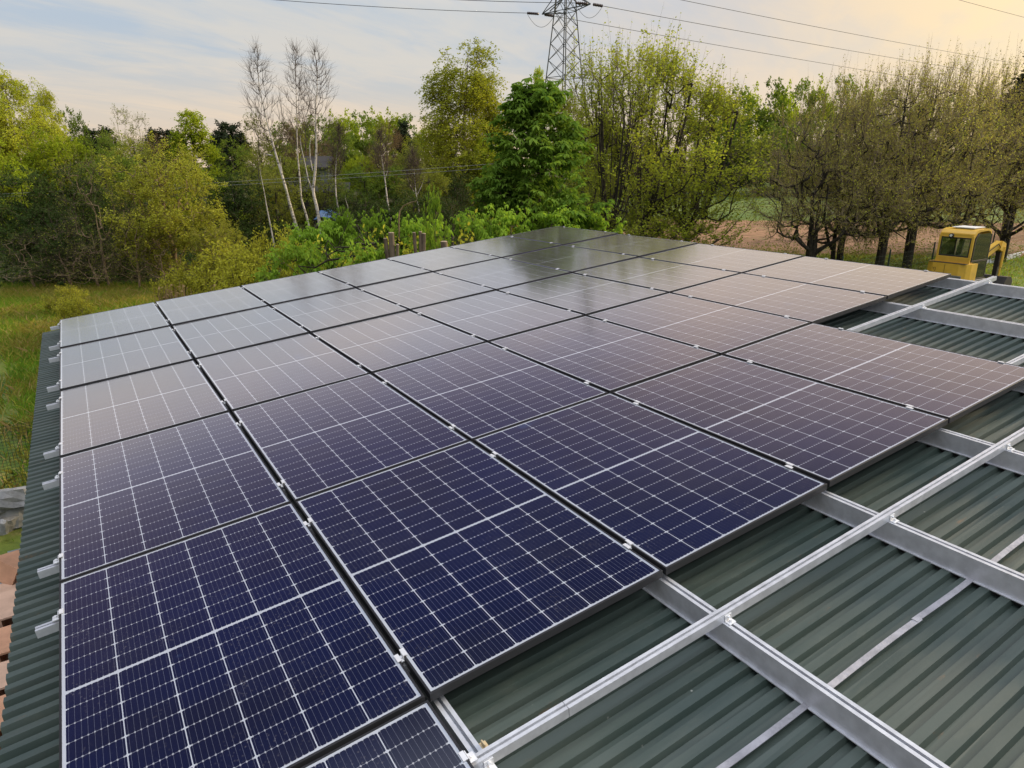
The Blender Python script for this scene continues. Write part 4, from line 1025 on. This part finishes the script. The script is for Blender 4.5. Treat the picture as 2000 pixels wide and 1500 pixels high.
# ------------------------------------------------------------------ pylon and wires
DP = 85.0
pc = at(1098, DP)
pyl = empty('pylon', (pc[0], pc[1], 0), 'tall steel lattice pylon rising behind the trees', 'pylon', None)
ztop = 33.2
def hw_at(z): return np.interp(z, [0, zat(1098, 150, DP), zat(1098, 0, DP), 29.0, ztop], [4.2, 2.02, 1.08, .80, .10])
ang0 = math.atan2(RT[1], RT[0])
def leg(k, z): a = ang0 + k * math.pi / 2; return np.array([math.cos(a) * hw_at(z), math.sin(a) * hw_at(z), z])
lv = [0, 4.2, 8.0, 11.6, zat(1098, 152, DP), zat(1098, 118, DP), zat(1098, 85, DP), zat(1098, 52, DP), zat(1098, 22, DP), zat(1098, -12, DP), 27.6, 29.5, 31.4, ztop]
for kq in range(4):
    link(bpy.data.objects.new('leg', tube_mesh('leg', [([leg(kq, z) for z in lv], .075)], M['steel_green'], 4)), pyl)
ln = []
for i in range(len(lv) - 1):
    for kq in range(4):
        ln.append([leg(kq, lv[i]), leg(kq + 1, lv[i + 1])]); ln.append([leg(kq + 1, lv[i]), leg(kq, lv[i + 1])])
        if i in (4, 8, 9): ln.append([leg(kq, lv[i]), leg(kq + 1, lv[i])])
link(bpy.data.objects.new('lattice', tube_mesh('lattice', ln, M['steel_green'], 4, .038)), pyl)
# cross arms: right tip comes nearer, left tip goes farther
armd = RT * .69 - FH * .72; armd /= np.linalg.norm(armd)
ARMZ = zat(1098, 18, DP)
def arm(z, reach):
    L = []
    for s in (1, -1):
        tip = armd * s * reach + np.array([0, 0, z]); pd = np.array([-armd[1], armd[0], 0])
        for q in (-1, 1):
            for zz in (z - .2, z + 1.6):
                L.append([pd * q * .8 + armd * s * .6 + np.array([0, 0, zz]), tip])
            L.append([pd * q * .45 + armd * s * reach * .55 + np.array([0, 0, z]), pd * -q * .8 + armd * s * .6 + np.array([0, 0, z + 1.5])])
    return L
tips = {}
for nm, z, rc in (('low', ARMZ, 3.6), ('top', ARMZ + 2.3, 3.0)):
    link(bpy.data.objects.new('cross_arm', tube_mesh('cross_arm', arm(z, rc), M['steel_green'], 4, .06)), pyl)
    tips[nm, 'R'] = pc + armd * rc + [0, 0, z]; tips[nm, 'L'] = pc - armd * rc + [0, 0, z]
def insulator(a, b):
    a, b = np.array(a), np.array(b); n = 13; pts, rr = [], []
    for i in range(n):
        t = i / (n - 1); pts.append(a + (b - a) * t); rr.append(.05 if t in (0, 1) else (.17 if i % 2 else .10))
    V, F = frusta(pts[:-1], pts[1:], np.array(rr[:-1]), np.array(rr[1:]), 8)
    o = link(bpy.data.objects.new('insulator', np_mesh('insulator', V - pc, [F], M['insulator'])), pyl)
def sag(a, b, n=24, s=.0):
    t = np.linspace(0, 1, n)[:, None]; return a * (1 - t) + b * t - np.array([0, 0, 1.]) * s * 4 * t * (1 - t)
GW = 'power conductors from the pylon'
spans = []
LD = lambda px, py, D: p3(px, py, D)
jl = []
for nm, side, lpt, rpt in (('low', 'L', LD(150, -38, 82), LD(2150, 207, 190)), ('low', 'R', LD(300, -50, 70), LD(2150, 174, 170)), ('top', 'R', LD(300, -260, 70), LD(2150, 150, 165)), ('peak', 'L', LD(300, -300, 82), LD(2200, 84, 150))):
    tp = tips[nm, side] if nm != 'peak' else pc + [0, 0, ztop]; dl = (lpt - tp); dl /= np.linalg.norm(dl); dr = rpt - tp; dr /= np.linalg.norm(dr)
    if nm == 'peak':
        spans.append((tp, rpt, 'peak', 'L', 'right')); continue
    il, ir = tp + dl * 1.75, tp + dr * 1.75
    insulator(tp + dl * .35, il); insulator(tp + dr * .35, ir)
    js = sag(il, ir, 14, 1.3) - pc; jl.append((js, .022))
    spans.append((il, lpt, nm, side, 'left')); spans.append((ir, rpt, nm, side, 'right'))
link(bpy.data.objects.new('jumper', tube_mesh('jumper', jl, M['wire'], 4)), pyl)
WL = {('low', 'L', 'left'): 'long thin power line running left from the lower pylon arm', ('low', 'R', 'left'): 'power line leaving the pylon to the upper left behind the lattice', ('low', 'L', 'right'): 'lowest power line falling right behind the cherry treetops',
      ('low', 'R', 'right'): 'middle power line descending right from the pylon arm', ('top', 'R', 'right'): 'upper power line descending right towards the lime trees', ('peak', 'L', 'right'): 'highest power line crossing the upper right corner of the sky'}
for a, b, nm, side, d in spans:
    if (nm, side, d) not in WL: continue
    o = link(bpy.data.objects.new('power_line', tube_mesh('power_line', [(sag(a, b, 24, .5), .030)], M['wire'], 4))); tag(o, WL[nm, side, d], 'power line', GW)
# low telephone wires in front of the wood
pp = at(998, 33)
pole = empty('wooden_pole', (pp[0], pp[1], 0), 'wooden pole hidden behind the chestnut that carries the low wires', 'pole')
link(bpy.data.objects.new('shaft', tube_mesh('shaft', [(np.array([[0, 0, 0], [0, 0, 5.2]]), np.array([.09, .07]))], M['bark_grey'], 8)), pole)
for dy, lab in ((0, 'upper of two thin grey wires strung in front of the left wood'), (8, 'lower of two thin grey wires strung in front of the left wood')):
    a = p3(990, 318 + dy, 33); b = p3(-120, 384 + dy * .6, 36)
    o = link(bpy.data.objects.new('telephone_wire', tube_mesh('telephone_wire', [(sag(a, b, 20, .12), .007)], M['rubble'], 4))); tag(o, lab, 'wire', 'low wires')

# ------------------------------------------------------------------ far shed and blue tarpaulin in the wood
c = at(606, 58); yaw = ang0 + .15
hs_ = empty('far_shed', (c[0], c[1], 0), 'greyish shed half hidden behind the bare birches', 'shed', None, (0, 0, yaw))
bm = bmesh.new(); add_box(bm, -.4, 1.5, -1.6, 2, 0, 5.0); bm_obj('wall', bm, M['far_wall'], hs_)
bm = bmesh.new(); add_box(bm, -2.2, 3.0, -3.3, -1.62, 0, 3.1); bm_obj('lean_to', bm, M['wood_dark'], hs_)
bm = bmesh.new(); add_prism(bm, [(-3.6, 3.12), (-1.62, 3.75), (-1.62, 3.85), (-3.6, 3.22)], 'x', -2.4, 3.2); add_prism(bm, [(-1.9, 4.85), (.2, 5.7), (2.3, 4.85), (2.3, 5.0), (.2, 5.85), (-1.9, 5.0)], 'x', -.7, 1.8); bm_obj('roof', bm, M['far_roof'], hs_)
bm = bmesh.new(); add_box(bm, .2, .9, -1.64, -1.6, 3.95, 4.6); bm_obj('window', bm, M['seat_dark'], hs_)
c = at(632, 50); tp_ = bmesh.new()
bmesh.ops.create_grid(tp_, x_segments=14, y_segments=10, size=1.0)
for v in tp_.verts:
    x, y = v.co.x, v.co.y; v.co.z = .62 * (1 - abs(x) ** 4) * (1 - .75 * abs(y) ** 3) + .06 * math.sin(7 * x + 3 * y); v.co.x *= .75; v.co.y *= 1.0
o = bm_obj('tarpaulin', tp_, M['tarp'], None, 0, True); o.location = (c[0], c[1], 1.5); o.rotation_euler = (0, 0, ang0)
tag(o, 'crumpled blue tarpaulin over a pile behind the bare birch trunks', 'tarpaulin')
lp = empty('log_pile', (c[0], c[1], 0), 'dark wood pile beneath the blue tarpaulin', 'wood pile', None, (0, 0, ang0))
bm = bmesh.new()
for i in range(6):
    for j in range(5): add_cyl(bm, (-.65 + i * .26, -.9, .13 + j * .24), (-.65 + i * .26, .9, .13 + j * .24), .125, 8)
bm_obj('logs', bm, M['bark_grey'], lp)

# ------------------------------------------------------------------ fences
def mesh_fence(name, pts, h, post_at, label, cell=(.05, .05), wire=.0022, post_h=None, plinth=None, pole_r=.03, cat='fence', extra=()):
    e = empty(name, (0, 0, 0), label, cat)
    pts = [np.array(p, float) for p in pts]; L = []
    z0 = (plinth or 0.05)
    for a, b in zip(pts[:-1], pts[1:]):
        ln_ = np.linalg.norm(b - a); n = max(2, int(ln_ / cell[0]))
        for i in range(n + 1):
            q = a + (b - a) * i / n; L.append([q + [0, 0, z0], q + [0, 0, h]])
        m = int((h - z0) / cell[1])
        for j in range(m + 1): L.append([a + [0, 0, z0 + j * cell[1]], b + [0, 0, z0 + j * cell[1]]])
    link(bpy.data.objects.new('wire_mesh', tube_mesh('wire_mesh', L, M['fence_green'], 3, wire, False)), e)
    for q in post_at:
        bm = bmesh.new(); add_cyl(bm, (q[0], q[1], 0), (q[0], q[1], post_h or h + .06), pole_r, 8); bm_obj('post', bm, M['fence_green'], e)
    if plinth:
        for a, b in zip(pts[:-1], pts[1:]):
            n = max(1, int(np.linalg.norm(b - a) / 2.5))
            for i in range(n):
                p0, p1 = a + (b - a) * (i + .02) / n, a + (b - a) * (i + .98) / n; d = (p1 - p0); dn = np.array([-d[1], d[0], 0]); dn = dn / np.linalg.norm(dn) * .03
                bm = bmesh.new(); vsx = [bm.verts.new(p + s * dn + [0, 0, z]) for z in (-.05, plinth - .02) for p, s in ((p0, 1), (p1, 1), (p1, -1), (p0, -1))]
                for f in ((0, 1, 2, 3), (4, 5, 6, 7), (0, 1, 5, 4), (1, 2, 6, 5), (2, 3, 7, 6), (3, 0, 4, 7)): bm.faces.new([vsx[i_] for i_ in f])
                bm_obj('plinth_board', bm, M['plinth'], e)
    return e
fa, fb, fc = at(1560, 24.8), at(1767, 29.5), at(1990, 38.5)
fd_ = fc + (fc - fb) * .6
posts = [fa, (fa + fb) / 2, fb, fb + (fc - fb) * .33, fb + (fc - fb) * .66, at(1971, 37.5), fd_]
mesh_fence('boundary_fence', [fa, fb, fc, fd_], 1.55, posts, 'dark green wire mesh fence with posts and pale concrete plinth behind the excavator', (.10, .20), .0035, 1.72, .28, .035)
f0 = onplane(62, 962); f1 = np.array([-.35, f0[1], 0]); f2 = np.array([-6.0, f0[1] - .25, 0]); f1[2] = f0[2] = 0
mesh_fence('garden_fence', [f1, f2], 1.22, [f1 + [-.1, 0, 0], (f1 + f2) / 2, f2], 'dark green wire mesh fence in the grass left of the shed eave', (.05, .05), .0028, 1.25, None, .02)

# ------------------------------------------------------------------ rubble, clay blocks beside the eave
def rock(px, py, z, sx, sy, sz, label, seed, m='rubble'):
    c = onplane(px, py, z); r = random.Random(seed); bm = bmesh.new()
    bmesh.ops.create_cube(bm, size=1.0); bmesh.ops.subdivide_edges(bm, edges=bm.edges[:], cuts=2, use_grid_fill=True)
    for v in bm.verts:
        n = v.co.normalized() * .62; v.co = v.co * .55 + n * .42; v.co += Vector((r.uniform(-.07, .07), r.uniform(-.07, .07), r.uniform(-.06, .06)))
        v.co = Vector((v.co.x * sx, v.co.y * sy, v.co.z * sz))
    o = bm_obj('concrete_rubble', bm, M[m]); o.location = (c[0], c[1], z); o.rotation_euler = (r.uniform(-.3, .3), r.uniform(-.3, .3), r.uniform(0, 6)); return tag(o, label, 'rubble', 'rubble heap beside the eave')
rock(30, 972, .45, .55, .40, .28, 'pale flat concrete slab piece on top of the rubble heap', 1)
rock(8, 985, .3, .5, .4, .35, 'brown-grey rubble lump at the left edge below the pale slab', 2)
rock(22, 1000, .15, .6, .5, .35, 'grey rubble lump under the pale slab beside the eave', 3)
rock(4, 1020, .1, .4, .35, .3, 'small dark rubble lump low at the left edge', 4)
rock(6, 1030, .2, .12, .1, .22, 'small upright pale stone in the dark grass', 5)
rock(-20, 990, .3, .6, .5, .4, 'rubble lump cut by the left edge', 6)

def clay_block(px, py, z, l, wd, h, rz, label, m='terracotta', tilt=(0, 0), hollow=True):
    c = onplane(px, py, z); bm = bmesh.new()
    if hollow:
        t = .018
        for a in (-.5, 0, .5): add_box(bm, a * (l - t) - t / 2, a * (l - t) + t / 2, -wd / 2, wd / 2, -h / 2 + .0005, h / 2 - .0005)
        add_box(bm, -l / 2 - .001, l / 2 + .001, -wd / 2 - .001, wd / 2 + .001, h / 2 - t, h / 2); add_box(bm, -l / 2 - .001, l / 2 + .001, -wd / 2 - .001, wd / 2 + .001, -h / 2, -h / 2 + t)
    else: add_box(bm, -l / 2, l / 2, -wd / 2, wd / 2, -h / 2, h / 2)
    o = bm_obj('clay_block', bm, M[m]); o.location = (c[0], c[1], z); o.rotation_euler = (tilt[0], tilt[1], rz); return tag(o, label, 'clay block', 'clay blocks stacked under the eave')
clay_block(31, 1109, 1.15, .34, .30, .20, .9, 'tilted orange clay block at the top corner of the stack', 'terracotta', (.35, .3))
clay_block(30, 1088, 1.0, .12, .16, .03, .4, 'pale grey sheet leaning behind the tilted clay block', 'bluish', (1.2, .2), False)
clay_block(24, 1135, 1.05, .36, .24, .04, .5, 'bluish white broken tile below the tilted clay block', 'bluish', (.1, .2), False)
clay_block(19, 1155, 1.05, .36, .26, .06, .2, 'yellowish clay slab under the bluish tile', 'pale_clay', (.1, .1), False)
clay_block(4, 1205, 1.05, .42, .5, .24, 1.57 - 1.5, 'big pinkish clay block, upper one of the visible stack', 'pale_clay')
clay_block(2, 1275, 1.05, .40, .42, .24, .05, 'orange clay block under the pinkish upper one', 'terracotta')
clay_block(-2, 1345, 1.05, .40, .36, .24, .02, 'pinkish clay block in the lower part of the stack', 'pale_clay')
clay_block(-6, 1420, 1.05, .42, .40, .24, .04, 'lowest visible orange clay block at the bottom left corner', 'terracotta')
# pallet stack carrying them
c = onplane(0, 1290, .9); st_ = empty('timber_stack', (c[0] - .1, c[1], 0), 'dark timber stack carrying the clay blocks below the eave', 'timber stack')
for zq in (.1, .32, .54, .76):
    bm = bmesh.new()
    for yq in np.arange(-1.3, 1.3, .3): add_box(bm, -.45, .40, yq, yq + .2, zq, zq + .1)
    bm_obj('layer', bm, M['wood_dark'], st_)

# ------------------------------------------------------------------ excavator
c = at(1908, 28.6)
va = math.atan2(c[1] - CAM[1], c[0] - CAM[0]); head = va - R_(24)          # forward axis
ex = empty('mini_excavator', (c[0], c[1], 0), 'yellow mini excavator with glazed cab parked on the grass beside the roof', 'excavator', None, (0, 0, head - math.pi / 2))
# local frame: x to its right, y forward, z up
Y_, G_, K_ = M['digger_yellow'], M['digger_grey'], M['digger_dark']
for s in (-1, 1):
    bm = bmesh.new(); x0, x1 = (s * .78 - .17, s * .78 + .17)
    prof = []
    for yc, a0 in ((.95, -90), (-.95, 90)):
        for q in range(9): a = R_(a0 + q * 22.5); prof.append((yc + .23 * math.cos(a), .23 + .23 * math.sin(a)))
    add_prism(bm, prof, 'x', x0, x1)
    for i in range(24):
        y = -.95 + i * .0826; add_box(bm, x0 - .005, x1 + .005, y, y + .045, .458, .475)
    bm_obj('track', bm, M['rubber'], ex, 0)
bm = bmesh.new(); add_box(bm, -.6, .6, -.7, .7, .2, .42); add_cyl(bm, (0, 0, .42), (0, 0, .56), .42, 20); bm_obj('undercarriage', bm, K_, ex, .02)
bm = bmesh.new(); add_box(bm, -.78, .78, -.05, .95, .56, .66); bm_obj('platform', bm, G_, ex, .02)
# rear body (engine hood) with rounded tail
bm = bmesh.new()
add_prism(bm, [(-.82, -.12), (-.82, -.62), (-.74, -.86), (-.5, -.98), (.5, -.98), (.74, -.86), (.82, -.62), (.82, -.12)], 'z', .60, 1.34)
bm_obj('engine_hood', bm, Y_, ex, .05, False)
bm = bmesh.new(); add_prism(bm, [(-.83, -.3), (-.83, -.62), (-.75, -.88), (-.5, -1.0), (.5, -1.0), (.75, -.88), (.83, -.62), (.83, -.3)], 'z', .56, .70); bm_obj('bumper', bm, G_, ex, .03)
bm = bmesh.new(); add_box(bm, .18, .66, -1.03, -.985, .70, .88); add_box(bm, .20, .64, -1.045, -1.0301, .73, .74); add_box(bm, .20, .64, -1.045, -1.0301, .78, .79); add_box(bm, .20, .64, -1.045, -1.0301, .83, .84); bm_obj('vent_grille', bm, G_, ex, .004)
bm = bmesh.new(); add_box(bm, -.30, -.12, -1.012, -.982, .80, .90); bm_obj('latch', bm, K_, ex, .004)
bm = bmesh.new(); add_box(bm, -.80, -.55, -.95, -.88, .72, .80); bm_obj('tail_lamp', bm, M['white_plate'], ex, .01)
# cab shell: rear wall around window, roof, right side with curved rear pillar
cy0, cy1, cx0, cx1, ztp = -.62, .88, -.62, .70, 2.68
bm = bmesh.new()
add_box(bm, cx0, cx1, cy0 - .001, cy0 + .07, 1.12, 1.58)                          # below rear window
add_box(bm, cx0 + .03, cx1 - .03, cy0 + .03, cy0 + .10, 2.35, 2.50)                # above rear window
for x0, x1 in ((cx0, cx0 + .09), (cx1 - .09, cx1)): add_box(bm, x0, x1, cy0 + .005, cy0 + .09, 1.581, 2.44)
bm_obj('rear_panel', bm, Y_, ex, .015)
bm = bmesh.new()
add_prism(bm, [(cy0 + .02, 2.36), (cy0 + .06, 2.52), (cy0 + .18, ztp - .05), (cy0 + .4, ztp), (cy1 - .3, ztp), (cy1 - .08, ztp - .07), (cy1, ztp - .24), (cy1 - .05, ztp - .24), (cy1 - .14, ztp - .12), (cy1 - .34, ztp - .07), (cy0 + .5, ztp - .09), (cy0 + .28, ztp - .14), (cy0 + .14, 2.36)], 'x', cx0 + .01, cx1 - .01)
bm_obj('cab_roof', bm, Y_, ex, .02)
for s, xx in ((1, cx1), (-1, cx0)):
    bm = bmesh.new()
    # curved rear quarter and lower skirt
    add_prism(bm, [(cy0 + .0, .62), (cy0 + .0, 1.20), (cy0 + .05, 1.42), (cy0 + .22, 1.42), (cy0 + .36, 1.30), (cy0 + .52, 1.05), (cy0 + .60, .80), (cy0 + .62, .62)], 'x', xx - .03 * s - .025, xx - .03 * s + .025)
    bm_obj('side_quarter', bm, Y_, ex, .01)
    bm = bmesh.new()
    add_box(bm, xx - .04, xx + .015 * s if s > 0 else xx + .04, cy1 - .06, cy1, .66, ztp - .2)
    add_box(bm, xx - .03, xx + .03, cy0 + .1, cy1 - .061, 1.40, 1.47); add_box(bm, xx - .03, xx + .03, cy0 + .62, cy1 - .061, .66, .72)
    add_prism(bm, [(cy0 + .10, 1.47), (cy0 + .10, 2.25), (cy0 + .17, 2.42), (cy0 + .32, 2.53), (cy0 + .36, 2.49), (cy0 + .22, 2.38), (cy0 + .16, 2.22), (cy0 + .16, 1.47)], 'x', xx - .028, xx + .028)
    bm_obj('door_frame', bm, K_, ex, .006)
    bm = bmesh.new(); add_prism(bm, [(cy0 + .17, 1.48), (cy0 + .17, 2.22), (cy0 + .25, 2.38), (cy0 + .40, 2.50), (cy1 - .2, 2.52), (cy1 - .07, 2.42), (cy1 - .07, 1.48)], 'x', xx - .006, xx + .006); bm_obj('side_window', bm, M['cab_glass'], ex)
    bm = bmesh.new(); add_prism(bm, [(cy0 + .66, .73), (cy0 + .62, .95), (cy0 + .5, 1.2), (cy0 + .42, 1.39), (cy1 - .07, 1.39), (cy1 - .07, .73)], 'x', xx - .006, xx + .006); bm_obj('door_glass', bm, M['cab_glass'], ex)
bm = bmesh.new()
x0, x1, z0, z1 = cx0 + .09, cx1 - .09, 1.585, 2.35
for b_ in ((x0, x1, z0, z0 + .05), (x0, x1, z1 - .04, z1), (x0, x0 + .045, z0 + .051, z1 - .041), (x1 - .045, x1, z0 + .051, z1 - .041)): add_box(bm, b_[0] + .001, b_[1] - .001, cy0 + .01, cy0 + .05, b_[2], b_[3])
bm_obj('rear_window_frame', bm, M['rubber'], ex, .005)
bm = bmesh.new(); add_box(bm, x0 + .046, x1 - .046, cy0 + .026, cy0 + .034, z0 + .052, z1 - .042); bm_obj('rear_window', bm, M['cab_glass'], ex)
bm = bmesh.new(); add_box(bm, cx0 + .06, cx1 - .06, cy1 - .03, cy1 - .022, .8, 2.45); bm_obj('front_window', bm, M['cab_glass'], ex)
bm = bmesh.new(); add_box(bm, -.22, .30, -.30, .18, 1.0, 1.14); add_box(bm, -.2, .28, -.42, -.28, 1.10, 1.62); bm_obj('seat', bm, M['seat_dark'], ex, .04)
bm = bmesh.new(); add_cyl(bm, (-.3, .45, 1.0), (-.3, .35, 1.6), .02, 8); add_cyl(bm, (.35, .45, 1.0), (.35, .35, 1.6), .02, 8); add_box(bm, -.5, .55, .62, .82, .7, 1.1); bm_obj('controls', bm, K_, ex, .01)
bm = bmesh.new(); add_box(bm, -.34, .50, -.30, .62, ztp + .03, ztp + .065); add_box(bm, -.25, .4, -.2, .5, ztp + .0005, ztp + .0298); bm_obj('roof_plate', bm, M['white_plate'], ex, .008)
bm = bmesh.new(); add_cyl(bm, (-.14, cy0 - .08, 2.42), (-.14, cy0 + .02, 2.42), .085, 16); add_box(bm, -.17, -.11, cy0 - .05, cy0 + .02, 2.28, 2.34); add_box(bm, -.06, .18, cy0 - .02, cy0 + .0, 2.325, 2.345)
work_lamp = bm_obj('work_lamp', bm, K_, ex, .01)
bm = bmesh.new(); add_cyl(bm, (-.14, cy0 - .085, 2.42), (-.14, cy0 - .081, 2.42), .055, 14); bm_obj('lens', bm, M['white_plate'], work_lamp)
bm = bmesh.new(); add_box(bm, -.8, .72, -.26, .98, .535, .60); bm_obj('side_skirt', bm, M['white_plate'], ex, .01)
# boom: rises from the front, bends down to the bucket
def limb(name, prof, x0, x1, m_, bv_=.015):
    bm = bmesh.new(); add_prism(bm, prof, 'x', x0, x1); return bm_obj(name, bm, m_, ex, bv_)
limb('boom', [(.9, .62), (1.15, .62), (1.55, 1.45), (2.65, 1.85), (2.65, 2.02), (2.5, 2.06), (1.4, 1.75), (1.2, 1.5)], .24, .44, Y_)
limb('boom_head', [(2.4, 1.70), (2.76, 1.58), (2.90, 1.70), (2.86, 1.94), (2.5, 2.07)], .18, .50, Y_)
limb('stick', [(2.64, 1.90), (2.86, 1.88), (2.82, .55), (2.68, .55)], .25, .42, K_)
bm = bmesh.new(); add_cyl(bm, (.50, 2.74, 1.82), (.50, 2.74, .95), .055, 10); add_cyl(bm, (.50, 2.74, .95), (.50, 2.74, .55), .03, 10); bm_obj('hydraulic_ram', bm, Y_, ex)
limb('bucket', [(2.4, .30), (2.6, .58), (3.0, .56), (3.18, .36), (3.10, .08), (2.70, .02)], -.20, .90, K_)
limb('blade', [(1.25, .12), (1.33, .12), (1.30, .5), (1.22, .5)], -.85, .85, K_)
hz = [([np.array(q) for q in pts_], .016) for pts_ in (((.27, 1.0, 1.3), (.22, 1.5, 1.72), (.2, 2.3, 2.0), (.22, 2.72, 1.6), (.24, 2.84, 1.2)), ((.41, 1.0, 1.3), (.47, 1.5, 1.70), (.48, 2.2, 1.96), (.47, 2.85, 1.5), (.44, 2.86, 1.0)))]
link(bpy.data.objects.new('hose', tube_mesh('hose', hz, M['rubber'], 6)), ex)
bm = bmesh.new(); add_box(bm, cx1 - .004, cx1 + .03, cy0 + .66, cy0 + .84, 1.30, 1.34); bm_obj('door_handle', bm, M['rubber'], ex, .006)
bm = bmesh.new(); add_box(bm, -.72, .72, -.985, -.70, 1.342, 1.352); add_box(bm, -.03, -.02, -.992, -.983, .72, 1.3); bm_obj('hood_seam', bm, K_, ex)
# dark maker's mark on the hood
cu = bpy.data.curves.new('mark', 'FONT'); cu.body = 'YJ'; cu.size = .17; cu.extrude = .002
tmp = bpy.data.objects.new('mark', cu); COL.objects.link(tmp)
dg = bpy.context.evaluated_depsgraph_get(); me = bpy.data.meshes.new_from_object(tmp.evaluated_get(dg)); bpy.data.objects.remove(tmp)
me.materials.clear(); me.materials.append(K_)
o = link(bpy.data.objects.new('lettering', me), ex); o.location = (-.50, -.984, 1.02); o.rotation_euler = (math.pi / 2, 0, 0)
